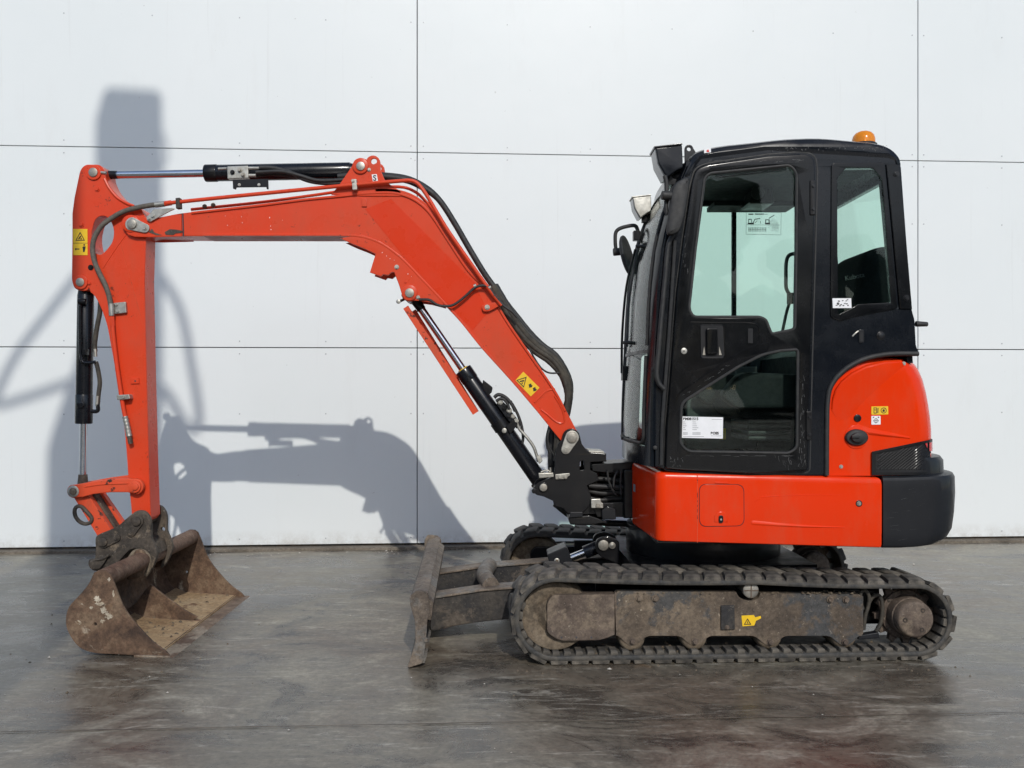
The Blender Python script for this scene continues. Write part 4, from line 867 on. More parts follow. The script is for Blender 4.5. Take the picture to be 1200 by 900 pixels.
# ---- bucket linkage
LN = CB - 0.105
lk = arc(86, 575.7, 8.0, 95, 240, 8) + [(92, 567.3), (110, 564), (130, 561.2), (150, 560.3)] + arc(158.5, 570.3, 9.4, 250, 440, 10) + [(149, 577), (130, 577), (110, 579), (97, 582.5)]
for a in (LN, 2 * CB - LN - 0.03): 
    k_ = MB().pprism(lk, a, a + 0.03, FU, 0.006, (), LN).build('side_link', 'enamel_link', ex)
    pin(86, 575.7, a, 6.9, 0.005, 'zinc', k_); pin(86, 575.7, a - 0.005, 4.2, 0.010, 'coupler_iron', k_)
    pin(158.5, 570.3, a, 7.2, 0.012, 'enamel_link', k_, 'pin_boss'); pin(158.5, 570.3, a - 0.012, 4.0, 0.008, 'enamel_link', k_)
MB().tube(poly3([(99, 570.5), (120, 567.5), (150, 566.5)], LN - 0.001), 0.004, 6, 3).build('link_rib', 'enamel_link', ex)
A, B = P(88, 577, LN), P(124, 634, LN)
def obox(a, b, w0, w1, d0, d1, ch=0.004):
    """a bar from a to b in the x-z plane, w wide, from depth d0 to d1"""
    t = Vector((b.x - a.x, b.z - a.z)).normalized(); n = Vector((-t.y, t.x)); a2 = Vector((a.x, a.z)); b2 = Vector((b.x, b.z))
    pts = [a2 + n * w0 / 2, a2 - n * w0 / 2, b2 - n * w1 / 2, b2 + n * w1 / 2]
    return MB().prism([(p.x, p.y) for p in pts], d0, d1, FU, ch)
tl_ = obox(A, B, 0.075, 0.082, CB - 0.072, CB - 0.028).build('tipping_link', 'enamel_link', ex)
obox(A + X * 0.035, B + X * 0.045, 0.06, 0.07, CB + 0.028, CB + 0.072).build('link_side', 'enamel_link', tl_)
obox(A + X * 0.03, B + X * 0.03, 0.05, 0.05, CB - 0.03, CB + 0.03).build('link_web', 'coupler_iron', tl_)
MB().lathe(P(88, 577, LN) - Vector((0, -0.03, 0)), Vector((0, 1, 0)), [(0, 0), (0, 0.034), (0.15, 0.034), (0.15, 0)], 20).build('link_tube', 'enamel_link', tl_)
MB().tube(poly3([(96, 594), (90.5, 593.5), (87.5, 598), (88.5, 605), (93, 611), (100, 614), (106, 612), (107.5, 607), (102, 600)], CB - 0.075), 0.0105, 10, 5, True).build('lifting_eye', 'coupler_iron', tl_)

# ---- quick coupler
cp = [(154.7, 602.2), (160.5, 598.7), (168.7, 599.3), (174.5, 605.7), (176.8, 615), (176.8, 629), (181.5, 640.7), (183.8, 650), (180.3, 661.7), (173.3, 673.3), (168.7, 675), (172.2, 664), (173.3, 654.7), (168.7, 646.5), (160.5, 643.5), (153, 644), (145.3, 651.2), (137.2, 660.5), (131.3, 664), (119.7, 666.3), (113.8, 669.3), (106.8, 667.5), (103.3, 661.7), (104.5, 655.8), (110.3, 654.7), (112, 645.3), (111.5, 632.5), (115, 626.7), (129, 620.8), (138.3, 616.2), (147.7, 608)]
cp = crom2(cp, 3, True)
CN = CB - 0.125
cpl = MB().pprism(cp, CN, CN + 0.03, FU, 0.005).build('quick_coupler', 'coupler_iron', ex)
MB().pprism(cp, 2 * CB - CN - 0.03, 2 * CB - CN, FU, 0.005, [arc(172, 628, 2.6, 0, 340, 10)], CN).build('coupler_plate', 'coupler_iron', cpl)
lo = [(112, 640), (122, 633), (140, 630), (160, 634), (175, 640), (178, 652), (170, 646), (158, 640), (140, 652), (128, 662), (110, 664)]
MB().pprism(lo, CN + 0.02, 2 * CB - CN - 0.02, FU, 0.004, (), CN).build('coupler_core', 'coupler_iron', cpl)
def cap(px, py, r1, qx, qy, r2, d, parent, mat='coupler_iron'):
    an = math.degrees(math.atan2(qy - py, qx - px))
    pl = arc(px, py, r1, an + 95, an + 265, 8) + arc(qx, qy, r2, an - 85, an + 85, 8)
    MB().pprism(pl, d - 0.011, d + 0.002, FU, 0.003).build('pin_keeper', mat, parent)
cap(160.5, 611, 7.3, 153.2, 625, 4.5, CN, cpl); pin(160.5, 611, CN - 0.011, 5.0, 0.014, 'coupler_iron', cpl); bolt(153.2, 625.3, CN - 0.011, 2.3, 0.010, 'coupler_iron', cpl)
cap(121, 635, 7.4, 136, 630.5, 4.6, CN, cpl); pin(121, 635, CN - 0.011, 5.2, 0.012, 'coupler_iron', cpl); bolt(136, 630.5, CN - 0.011, 2.3, 0.010, 'coupler_iron', cpl)
MB().pprism(fillet([(104, 658), (112, 655, 3), (122, 651.5, 2), (127, 651, 2), (122, 660, 4), (116, 668, 5), (107, 667.5, 5)], 2), CN - 0.02, CN + 0.004, FU, 0.006).build('lock_lever', 'coupler_iron', cpl)
MB().tube(poly3([(112, 656), (120, 655), (128, 650)], CN - 0.02), 0.007, 8, 3).build('lock_spring', 'coupler_iron', cpl)
MB().lathe(P(160.5, 611, CN), Vector((0, 1, 0)), [(0, 0), (0, 0.034), (0.25, 0.034), (0.25, 0)], 20).build('cross_pin', 'coupler_iron', cpl)
MB().tube(poly3([(152, 655), (157, 648), (164, 646), (171, 649), (174.5, 656), (174, 666), (170, 674)], CN - 0.004), 0.014, 8, 5).build('hook_lip', 'idler_dust', cpl)

# ---- ditching bucket
K0, K1 = 4.338, 5.57
shell = crom2([(110, 671), (103.4, 684.4), (93.3, 697), (80.5, 711.5), (76.8, 727.5), (80.3, 742), (92.5, 758.5), (110.7, 765.4), (133, 766.8), (160, 768.4), (185, 769.3)], 4)
front = crom2([(128.5, 672), (134, 685), (142.5, 707), (152, 722.5), (166, 739), (180, 753), (193, 762.5), (199, 769.2)], 4)
side = [FU.pt(a, b, K0) for a, b in shell + front[::-1] + [(124, 668.5), (116, 668)]]
bk = MB()
inn = off(shell, -3.2)
sec = [FU.pt(a, b, K0) for a, b in shell + inn[::-1]]
bucket = bk.prism(sec, K0 + 0.006, K1 - 0.006, FU, 0.0).build('bucket', 'bucket_rust', ex)
for a, nm in ((K0, 0), (K1 - 0.016, 1)): MB().prism(side, a, a + 0.016, FU, 0.004, [[FU.pt(x_, y_, K0) for x_, y_ in arc(111.5, 731.5, 1.9, 0, 330, 8)]]).build('side_plate', 'bucket_rust', bucket)
# floor lining with scraped sandy steel, and the wear edge
fl = [FU.pt(a, b, K0) for a, b in ((96, 755), (111, 761), (135, 763), (186, 766.2), (186, 768.2), (135, 765), (110, 763))]
MB().prism(fl, K0 + 0.017, K1 - 0.017, FU).build('floor_plate', 'bucket_sand', bucket)
lipz = [FU.pt(a, b, K0) for a, b in ((158, 767.0), (203.5, 768.7), (206, 769.8), (158, 769.9))]
MB().prism(lipz, K0 - 0.012, K1 + 0.012, FU, 0.0015).build('cutting_edge', 'bucket_lip', bucket)
cx_, cz_ = FU.pt(118.5, 679, K0); 
MB().lathe((cx_, K0 + 0.004, cz_), Vector((0, 1, 0)), [(0, 0), (0, 0.0455), (K1 - K0 - 0.008, 0.0455), (K1 - K0 - 0.008, 0)], 28).build('torque_tube', 'pipe_rust', bucket)
mid = [FU.pt(a, b, CB) for a, b in ((140, 721), (160, 706), (170, 692), (177, 684.5), (186, 692), (200, 702.5), (215, 713.5), (232, 723), (226, 727), (160, 726))]
MB().prism(mid, CB - 0.008, CB + 0.008, FU, 0.003).build('centre_rib', 'bucket_rust', bucket)
# rod that the coupler's second jaw locks on
for a in (CB - 0.16, CB + 0.14):
    MB().prism([FU.pt(x_, y_, K0) for x_, y_ in fillet([(108, 680, 6), (112, 664, 8), (122, 664, 8), (128, 678, 5), (122, 700, 5), (100, 704, 5)], 0)], a, a + 0.02, FU, 0.004).build('hanger_ear', 'bucket_rust', bucket)

sp_ = []
for k in range(120):
    t_ = random.random(); px_ = random.uniform(112, 180); u_, z_ = FU.pt(px_, 762 + (px_ - 112) * 0.06, K0)
    sp_.append(((u_, random.uniform(K0 + 0.03, K1 - 0.03), z_), random.choice((0.003, 0.004, 0.006, 0.010)) * random.uniform(.7, 1.3)))
clods('packed_dirt', sp_, None, None, bucket)
for d_ in (K0 + 0.016, K1 - 0.016, CB - 0.008, CB + 0.008):      # weld beads along the floor
    MB().tube([FU.w(FU.pt(a, b, K0)[0], d_, FU.pt(a, b, K0)[1]) for a, b in ((98, 756), (111, 761.5), (135, 763.5), (160, 765), (183, 766.5))], 0.006, 6, 5, False, 0.15).build('weld_bead', 'bucket_rust', bucket)
# remains of old cream paint on the near cheek
def blob(cx, cy, rx, ry, n, d, mat, parent, name, sd):
    r_ = random.Random(sd); pts = [(cx + rx * math.cos(2 * math.pi * k / n) * r_.uniform(.45, 1.25), cy + ry * math.sin(2 * math.pi * k / n) * r_.uniform(.45, 1.25)) for k in range(n)]
    MB().add([P(a, b, d) for a, b in pts], [tuple(range(n))]).build(name, mat, parent, 0)
for i_, (a, b, c_, d_) in enumerate(((114, 702, 4, 4.5), (118, 708, 6, 3), (124, 714, 6, 6), (127, 722, 5, 5), (107, 712, 2.2, 1.8), (92, 729, 3.5, 3.2), (96, 709, 2.5, 2), (133, 696, 1.2, 5), (120, 728, 4, 2.5), (130, 709, 2, 3), (128, 679, 2.0, 2.4))): blob(a, b, c_, d_, 17, K0 - 0.0007, 'old_cream', bucket, 'old_paint', i_ + 20)

# ---- lift cylinder
A = P(480, 343.3, BN); A.y = CB; B = P(636.8, 571.2, CB - 0.1); B.y = CB; dv = B - A; dn = dv.normalized()
fx = lambda px: (P(px, 400, CB).x - A.x) / dv.x
rd = MB().cyl(A, A + dv * 0.5, 0.0215, None, 24).build('lift_cylinder_rod', 'chrome', ex)
MB().cyl(A + dn * 0.02, A + dn * 0.10, 0.030, 0.024, 20).build('rod_end', 'frame_black', rd)
MB().lathe(A - Vector((0, .055, 0)), Vector((0, 1, 0)), [(0, 0), (0, 0.045), (0.11, 0.045), (0.11, 0)], 20).build('rod_eye', 'frame_black', rd)
lc = MB().cyl(A + dv * 0.395, B - dn * 0.03, 0.0455, None, 30, 0.004).build('lift_cylinder', 'cylinder_black', ex)
MB().cyl(A + dv * 0.392, A + dv * 0.45, 0.048, None, 30, 0.005).build('gland', 'cylinder_black', lc)
MB().cyl(A + dv * 0.388, A + dv * 0.393, 0.030, None, 20).build('wiper_seal', 'decal_yellow', lc)
MB().lathe(B - Vector((0, .06, 0)), Vector((0, 1, 0)), [(0, 0), (0, 0.05), (0.12, 0.05), (0.12, 0)], 24).build('barrel_eye', 'cylinder_black', lc)
MB().cyl(A + dv * 0.66, A + dv * 0.70, 0.0505, None, 30).build('clamp_band', 'frame_black', lc)
pin(591, 504.5, CB - 0.055, 3.0, 0.012, 'zinc', lc, 'plug')
# rod guard: folded plate riding in front of the rod
ga, gb = P(475.5, 360, CB - 0.055), P(557.5, 484, CB - 0.055)
gd = obox(ga, gb, 0.032, 0.036, CB - 0.062, CB - 0.055, 0.001).build('rod_guard', 'enamel_link', ex)
t_ = (gb - ga).normalized(); n_ = Vector((-t_.z, 0, t_.x))
obox(ga - n_ * 0.012, gb - n_ * 0.012, 0.006, 0.006, CB - 0.06, CB + 0.055, 0.001).build('guard_floor', 'enamel_link', gd)
obox(ga + X * 0.03 - Z * 0.01, gb, 0.03, 0.03, CB + 0.048, CB + 0.055, 0.001).build('guard_side', 'enamel_link', gd)
pin(467, 353.5, CB - 0.09, 2.6, 0.012, 'zinc', gd, 'bolt'); MB().cyl(P(467.5, 353.5, CB - 0.09), P(473, 351, CB - 0.02), 0.008, None, 8).build('bolt', 'coupler_iron', gd)
# valve and hoses riding on the lift cylinder
MB().pprism(fillet([(566, 445), (577.5, 454, 2), (576, 460), (571.5, 464), (565, 453)], 1), CB - 0.03, CB + 0.03, FU, 0.003).build('valve_bracket', 'frame_black', lc)
MB().pprism([(593, 500), (602, 491), (607, 497), (598, 509)], CB - 0.06, CB, FU, 0.003).build('valve_bracket', 'frame_black', lc)
MB().pprism(fillet([(583, 466), (592, 473), (603, 487), (611, 497), (606, 503), (594, 491), (582, 474)], 2), CB - 0.045, CB + 0.02, FU, 0.004).build('burst_valve', 'casting_dark', lc)
for a, b, m_ in ((586, 471, 'zinc'), (591, 478, 'frame_black'), (597, 481, 'zinc'), (601, 488, 'steel_pin'), (605, 493, 'zinc'), (596, 487, 'casting_dark')): bolt(a, b, CB - 0.045, random.uniform(1.6, 2.6), random.uniform(0.012, 0.02), m_, lc)
hose('hydraulic_hose', [(579, 466), (584, 462.5), (592, 465.5), (600, 474), (604, 482)], 0.010, 'rubber', CB - 0.05)
hose('hydraulic_hose', [(581, 470), (588, 467), (594, 472), (597, 480)], 0.008, 'rubber', CB - 0.06)
hose('hydraulic_hose', [(598, 470), (606, 484), (611, 498), (613, 512), (612, 520)], 0.008, 'rubber', CB - 0.02)
hose('steel_pipe', [(606, 496), (609, 503), (617, 512), (625, 523), (629, 534), (631, 541)], 0.0085, 'zinc', CB - 0.05)
MB().pprism(fillet([(628, 536), (633, 533), (636, 540), (632, 544)], 1), CB - 0.065, CB - 0.03, FU, 0.003).build('pipe_nut', 'zinc', lc)

# ---- swing post
post = arc(669.5, 513, 10.6, 170, 330, 10) + [(682, 520.5), (687, 527), (692, 530.3), (709.5, 531.8, 1), (711, 541), (692, 541.5), (692, 551), (700, 555), (702, 563), (688, 569), (693, 582), (691, 592), (683, 601), (666, 603), (660.5, 596), (651, 594), (648, 587), (637, 582), (628.5, 580), (623.5, 575), (626.5, 569.5), (632, 565), (640, 562), (649, 558), (650.3, 548), (650.5, 534), (654, 520)]
hol = fillet([(679.5, 541), (684, 539.5), (684.5, 551), (679.5, 551)], 1.5)
SPN = CB - 0.125
sp = MB().pprism(fillet(post, 0.8, 2), SPN, SPN + 0.032, FU, 0.004, [hol]).build('swing_post', 'frame_black', ex)
MB().pprism(fillet(post, 0.8, 2), 2 * CB - SPN - 0.032, 2 * CB - SPN, FU, 0.004, [hol], SPN).build('post_plate', 'frame_black', sp)
MB().pprism([(654, 548), (676, 548), (680, 600), (664, 602), (655, 592)], SPN + 0.02, 2 * CB - SPN - 0.02, FU, 0.004, (), SPN).build('post_core', 'frame_black', sp)
MB().pprism([(688, 530.5), (711, 532), (711, 541), (688, 541)], SPN + 0.025, 2 * CB - SPN - 0.025, FU, 0.004, (), SPN).build('upper_lug', 'frame_black', sp)
MB().pprism([(678, 590), (705, 592), (704, 603), (676, 604)], SPN + 0.025, 2 * CB - SPN - 0.025, FU, 0.004, (), SPN).build('lower_lug', 'frame_black', sp)
MB().pprism([(690.5, 528.6), (708, 529.6), (708.3, 531.9), (690.5, 530.8)], SPN + 0.02, 2 * CB - SPN - 0.03, FU, 0.002, (), SPN).build('top_washer', 'zinc', sp)
uv, _ = FU.pt(700, 535, SPN); MB().cyl((uv, CB, FU.pt(700, 527.5, CB)[1] - 0.03), (uv, CB, 0.55), 0.045, None, 24, 0.004).build('swing_pin', 'frame_black', sp)
cap(670.3, 512.7, 8.2, 663.2, 526.8, 5.6, SPN, sp, 'zinc'); pin(670.3, 512.7, SPN - 0.011, 6.2, 0.012, 'steel_pin', sp); bolt(663.2, 526.8, SPN - 0.011, 3.0, 0.012, 'zinc', sp)
pin(636.8, 571.2, SPN, 6.0, 0.006, 'frame_black', sp, 'pin_boss'); pin(636.8, 571.2, SPN - 0.006, 4.6, 0.008, 'steel_pin', sp)
pin(626, 575, SPN - 0.005, 3.0, 0.02, 'frame_black', sp, 'grease_fitting')
MB().pprism(fillet([(631, 554.5), (648.5, 554, 1), (649, 559), (632, 560.5)], 1), SPN - 0.02, SPN + 0.01, FU, 0.003).build('stop_plate', 'zinc', sp)
MB().pprism(fillet([(650.5, 556), (667.5, 554.5), (668, 557), (661, 561.5), (651, 562)], 1), SPN - 0.012, SPN + 0.002, FU, 0.002).build('grease_bracket', 'zinc', sp)
for a in (656, 662.5): bolt(a, 559, SPN - 0.012, 1.7, 0.012, 'zinc', sp)
hose('hydraulic_hose', [(645, 497), (641.5, 512), (642.5, 525), (648, 536), (652, 541)], 0.010, 'rubber', CB + 0.02)
hose('grease_hose', [(646, 498), (642, 510), (643, 522), (649, 533)], 0.006, 'rubber', CB - 0.06)
hose('hydraulic_hose', [(655, 490), (649, 505), (648, 525), (649, 560), (655, 590)], 0.03, 'rubber', CB + 0.06)
hose('hydraulic_hose', [(650, 488), (647, 510), (647, 545)], 0.022, 'rubber', CB + 0.03)
hose('grease_pipe', [(634, 553), (641, 551), (645, 553), (645, 548)], 0.005, 'zinc', SPN - 0.005)

# ------------------------------------------------------------------ superstructure
UN = 4.265
def pu(px, d=UN): return (px - 600) / F * d
def pz(py, d=UN): return CH + (HOR - py) / F * d
# deck and front frame
MB().box(0.70, 1.95, 4.34, 5.66, 0.545, 0.60, FU, 0.01).build('deck_plate', 'frame_black', ex)
MB().box(0.60, 0.98, 4.80, 5.2, 0.60, 0.86, FU, 0.01).build('front_frame', 'frame_black', ex)
MB().pprism([(694, 544), (748, 541), (748, 556), (712, 554), (694, 552)], CB - 0.11, CB + 0.11, FU, 0.004).build('swing_lug', 'frame_black', ex)
MB().pprism([(694, 594), (706, 590), (750, 588), (750, 606), (700, 606)], CB - 0.11, CB + 0.11, FU, 0.004).build('swing_lug', 'frame_black', ex)
MB().box(0.35, 0.78, 5.14, 5.5, 0.62, 0.80, FU, 0.01).build('frame_cheek', 'frame_black', ex)
for pts, d, r_ in (([(688, 563), (700, 561), (716, 562), (732, 565), (746, 566)], CB - 0.06, 0.014), ([(690, 569), (704, 570), (722, 571), (746, 571)], CB - 0.10, 0.014), ([(690, 575), (706, 578), (724, 577), (746, 578)], CB - 0.07, 0.014),
                   ([(690, 558), (702, 557), (712, 555), (722, 556), (745, 559)], CB - 0.02, 0.016), ([(712, 552), (713, 562), (717, 572), (722, 580)], CB - 0.14, 0.006), ([(724, 552), (720, 560), (719, 570)], CB - 0.16, 0.006), ([(690, 583), (704, 586), (722, 584), (744, 586)], CB - 0.04, 0.014),
                   ([(728, 552), (727, 566), (728, 580)], CB - 0.16, 0.005), ([(650, 590), (672, 606), (700, 612), (740, 614)], CB + 0.12, 0.018)):
    hose('hydraulic_hose', pts, r_, 'rubber', d)
MB().pprism(fillet([(692.5, 585), (704, 584.5), (704.5, 589), (707, 590), (707, 595.5), (693, 595.5)], 1), CB - 0.15, CB - 0.11, FU, 0.003).build('limit_switch', 'zinc', ex); bolt(700.3, 592.5, CB - 0.15, 2.0, 0.010, 'steel_pin', ex)
MB().pprism(fillet([(705, 598), (712, 593), (722, 597), (722, 609), (706, 609)], 1.5), CB - 0.14, CB - 0.05, FU, 0.005).build('swing_sensor', 'casting_dark', ex)
MB().pprism(fillet([(668, 600), (683, 600), (683, 606), (667, 607)], 1), CB - 0.13, CB - 0.05, FU, 0.004).build('bump_stop', 'casting_dark', ex)
MB().pprism(fillet([(666, 606), (690, 604), (702, 608), (712, 613), (690, 616), (668, 615)], 2), CB - 0.12, CB + 0.1, FU, 0.006).build('post_base', 'frame_black', ex)

def zslope(x, at0, at1): t = (x - pu(770)) / (pu(1033) - pu(770)); return at0 + (at1 - at0) * t
ZT0, ZT1, ZB0, ZB1 = pz(553.5), pz(559.7), pz(634.5), pz(642.2)
plan = fillet([(pu(1033), UN), (pu(769.5), UN, 0.045), (0.645, 4.80, 0.01), (0.66, 5.0), (0.75, 5.0), (0.75, 4.55), (pu(1033), 4.55)], 0, 6)
rings = []
def inset_plan(p, d): 
    p = p if area(p) > 0 else p[::-1]; return inset(p, d)
for f, ins in ((0.0, 0.012), (0.012, 0.003), (0.05, 0.0), (0.2, 0.0), (0.21, -0.0006), (0.9, -0.0006), (0.955, 0.002), (0.985, 0.008), (1.0, 0.018)):
    rings.append([(x, y, zslope(x, ZB0, ZB1) * (1 - f) + zslope(x, ZT0, ZT1) * f) for x, y in inset_plan(plan, ins)])
sp_ = MB().loft(rings).build('side_skirt', 'enamel_orange', ex, 32)
# inspection hatch with its shadow gap
hp = fillet([(819.2, 567, 9), (872, 567.6, 9), (872.4, 616.5, 9), (819.5, 617.5, 9)], 0, 6)
MB().pprism(hp, UN - 0.0016, UN + 0.004, FU).build('hatch_gap', 'void_black', sp_)
hi = fillet([(819.8, 567.6, 9), (871.4, 568.2, 9), (871.8, 616, 9), (820.1, 616.9, 9)], 0, 6)
MB().pprism(hi, UN - 0.0030, UN + 0.004, FU, 0.0012).build('inspection_hatch', 'enamel_orange', sp_)
MB().pprism([(838, 564.9), (854.5, 565.2), (854.5, 566.8), (838, 566.5)], UN - 0.004, UN, FU, 0.001).build('hatch_hinge', 'enamel_orange', sp_)
MB().pprism(arc(845, 607.5, 8, 180, 360, 10) + [(853, 612), (837, 612)], UN - 0.006, UN, FU, 0.0035).build('latch_recess', 'enamel_orange', sp_)
MB().pprism(fillet([(842.3, 604, 3), (847.7, 604, 3), (847.7, 613, 3), (842.3, 613, 3)], 0), UN - 0.010, UN, FU, 0.002).build('latch', 'frame_black', sp_); pin(845, 609, UN - 0.010, 1.2, 0.002, 'zinc', sp_)
pin(1006.5, 590, UN, 3.8, 0.0035, 'frame_black', sp_, 'bolt_well', ch=0.001); bolt(1006.5, 590, UN - 0.003, 2.0, 0.008, 'steel_pin', sp_)
# pressed creases
def ridge(pts, h0, h1, d, proud, mat, parent):
    """a tapered crease: sloped face above, undercut below"""
    mb = MB(); rows = []
    for i, (a, b) in enumerate(pts):
        t = i / (len(pts) - 1); k = proud * math.sin(math.pi * (0.12 + 0.8 * t)) ; hh = h0 + (h1 - h0) * t
        rows.append([P(a, b - hh, d + 0.001), P(a, b - hh * 0.12, d - k), P(a, b, d - k), P(a, b + hh * 0.5, d + 0.001)])
    return mb.loft(rows, False, False).build('pressed_crease', mat, parent, 60)
ridge([(881, 613.6), (910, 615.5), (940, 617), (965, 617.8), (990, 618.3)], 4.0, 1.2, UN - 0.001, 0.0062, 'enamel_orange', sp_)
ridge([(884, 589), (891, 583), (905, 581.4), (940, 580.3), (985, 579.8)], 1.0, 0.6, UN - 0.001, 0.002, 'enamel_orange', sp_)
MB().pprism([(817, 556), (817.7, 556), (817.7, 636), (817, 636)], UN - 0.0014, UN, FU).build('panel_seam', 'enamel_link', sp_)
# matching skirt on the far side
MB().prism([(0.72, ZB0), (1.80, ZB1), (1.80, ZT1), (0.72, ZT0)], 5.62, 5.70, FU, 0.015).build('side_skirt', 'enamel_orange', ex)
# decal on the skirt's front face
fd_ = (Vector((0.645, 4.80)) - Vector((pu(769.5), UN))).normalized(); rt = Vector((-fd_.x, -fd_.y, 0)); fn_ = rt.cross(Z)
o_ = Vector((0.645, 4.80, 0.77)) + rt * 0.03 + fn_ * 0.001
q = MB(); flat(q, o_, rt, Z, [(0, -.02), (.05, -.02), (.05, .02), (0, .02)]); q.build('front_decal', 'ink_grey', sp_, 0)

# ---- counterweight and engine hood: plan shapes that wrap round the tail
def tail_plan(x0, xc, ax, dn, ay, bulge, n=14):
    pts = [(x0, 5.68), (x0, dn)]
    for k in range(5): pts.append((x0 + (xc - x0) * (k + 1) / 5, dn))
    for k in range(1, n + 1):
        a = math.pi / 2 * k / n; pts.append((xc + ax * math.sin(a), dn + ay * (1 - math.cos(a))))
    for k in range(1, 6): t = k / 5; pts.append((xc + ax + bulge * math.sin(math.pi * t), dn + ay + (5.68 - ay - dn - ay) * t))
    for k in range(1, n): a = math.pi / 2 * (1 - k / n); pts.append((xc + ax * math.sin(a), 5.68 - ay * (1 - math.cos(a))))
    return pts
cw = []
for py, xs_, ins, dz in ((642.3, -0.16, 0.014, 0), (640.5, -0.10, 0.006, 0), (635, -0.045, 0.0, 0), (625, -0.012, 0.0, 0), (605, 0.003, 0, 0), (583, 0.010, 0, 0), (564, 0.007, 0, 0), (560, 0.002, 0.004, 0), (558, -0.02, 0.02, 0)):
    pl = tail_plan(pu(1034.5), 2.0, 0.20, UN - 0.004 + ins, 0.30, 0.05); row = []
    for x, y in pl:
        t = max(0, (x - 1.85) / 0.4); row.append((x + xs_ * t - (ins if x > 1.9 else 0), y, pz(py) + (0.012 * t if py > 600 else 0.014 * t)))
    cw.append(row)
cwt = MB().loft(cw).build('counterweight', 'casting_dark', ex, 30)
MB().loft([[(x - 0.02 + dx, y + (0.03 if y < 5 else -0.03), z) for x, y in tail_plan(1.80, 1.99, 0.20, UN, 0.30, 0.04)] for z, dx in ((0.86, 0), (0.945, -0.004), (0.965, -0.02))]).build('tail_step', 'casting_dark', ex)
HN = 4.288
hood_rows = []
lev = [(557.5, 0.0), (540, 0.0), (528, 0.0), (515, 0.0), (505, 0.0), (490, -0.006), (476, -0.014), (460, -0.026), (444, -0.043), (432, -0.065), (426, -0.082), (422, -0.105), (419.5, -0.135), (418, -0.19)]
def hood_plan(i):
    py, sh = lev[i]; z = pz(py, HN); top = max(0, (i - 9)) / 4
    out = []
    for x, y in tail_plan(1.50, 1.925, 0.165, HN, 0.27, 0.05):
        t = max(0, min(1, (x - 1.7) / 0.3)); out.append((x + sh * t, y + (0.05 * top ** 2 if y < 4.6 else 0), z))
    return out
hood = MB().loft([hood_plan(i) for i in range(len(lev))]).build('engine_hood', 'enamel_orange', ex, 40)
# hood relief: swelling that runs from the filler to the tail
ridge([(1004, 503), (1018, 507), (1036, 509.5), (1052, 511.5), (1066, 513.5)], 7.0, 2.0, HN - 0.0005, 0.010, 'enamel_orange', hood)
mb = MB(); rows = []
for (a, b, c_, d_, k) in ((974.6, 480, 985, 497, 0.002), (975.8, 468, 991.5, 494, 0.010), (979.2, 457.5, 999, 488, 0.018), (986, 448, 1006, 479, 0.022), (998, 438, 1018, 466, 0.022), (1015, 429.5, 1032, 453, 0.018), (1036, 424.5, 1046, 441, 0.011), (1057, 423.5, 1059.5, 429, 0.001)):
    rows.append([P(a - 0.8, b - 1.8, HN + 0.002), P(a, b, HN - k * 0.8), P(a + 0.7, b + 1.8, HN - k), P(c_, d_, HN + 0.0006)])
mb.loft(rows, False, False).build('pressed_facet', 'enamel_orange', hood, 25)
# filler cap with recess, key, bolts, labels
pin(1003.5, 512, HN, 14.0, 0.004, 'enamel_orange', hood, 'filler_recess', ch=0.0015)
q = MB(); c_ = P(1003, 512.5, HN); rr = 13.6 * PXM(HN)
q.lathe(c_ + Z * 0, Vector((0, -1, 0)), [(0, 0), (0.0, rr), (0.012, rr * 0.98), (0.018, rr * 0.88), (0.02, rr * 0.6), (0.034, rr * 0.55), (0.036, rr * 0.45), (0.036, 0)], 28)
q.v = [(v[0], v[1], c_.z + (v[2] - c_.z) * 0.72) for v in q.v]; q.build('filler_cap', 'rubber', hood)
MB().pprism(fillet([(998.5, 510), (1008, 510), (1008, 513.5), (998.5, 513.5)], 1), HN - 0.044, HN - 0.03, FU, 0.003).build('cap_grip', 'rubber', hood)
pin(1004.7, 490, HN, 4.4, 0.006, 'frame_black', hood, 'lock')
for a, b in ((1059, 426), (985.5, 546.8)): bolt(a, b, HN + (0.004 if b < 430 else 0), 1.7, 0.007, 'zinc', hood)
MB().pprism(fillet([(1021.2, 476.3), (1040.8, 476), (1041, 485.6), (1021.2, 486)], 0.8), HN - 0.0018, HN + 0.001, FU).build('fuel_sticker', 'decal_yellow', hood)
MB().pprism(fillet([(1021.2, 487.4), (1031.8, 487.3), (1032, 497.5), (1021.2, 497.6)], 0.8), HN - 0.0018, HN + 0.001, FU).build('tie_down_sticker', 'decal_white', hood)
q = MB(); o_ = P(1026.2, 481, HN - 0.0018)
ringshape(q, o_, X, Z, [(-.010, -.014), (.005, -.014), (.005, .014), (-.010, .014)], [(-.007, -.011), (.002, -.011), (.002, .011), (-.007, .011)]); flat(q, o_, X, Z, [(-.007, .001), (.002, .001), (.002, .004), (-.007, .004)]); flat(q, o_, X, Z, [(.008, -.012), (.012, -.012), (.013, .012), (.009, .012)])
o_ = P(1035.5, 481, HN - 0.0018); cir = lambda r_: [(r_ * math.cos(R(t)), r_ * math.sin(R(t))) for t in range(0, 360, 20)]
ringshape(q, o_, X, Z, cir(.014), cir(.011)); flat(q, o_, X, Z, [(-.005, -.006), (.004, -.007), (.006, .002), (0, .007), (-.006, .002)])
o_ = P(1026.5, 493, HN - 0.0018); ringshape(q, o_, X, Z, cir(.011), cir(.009)); flat(q, o_, X, Z, [(-.014, -.001), (.014, -.001), (.014, .001), (-.014, .001)]); flat(q, o_, X, Z, [(-.001, -.013), (.001, -.013), (.001, .011), (-.001, .011)])
for a in (-.012, .012): flat(q, o_, X, Z, [(a - .003, .014), (a + .003, .014), (a + .003, .019), (a - .003, .019)])
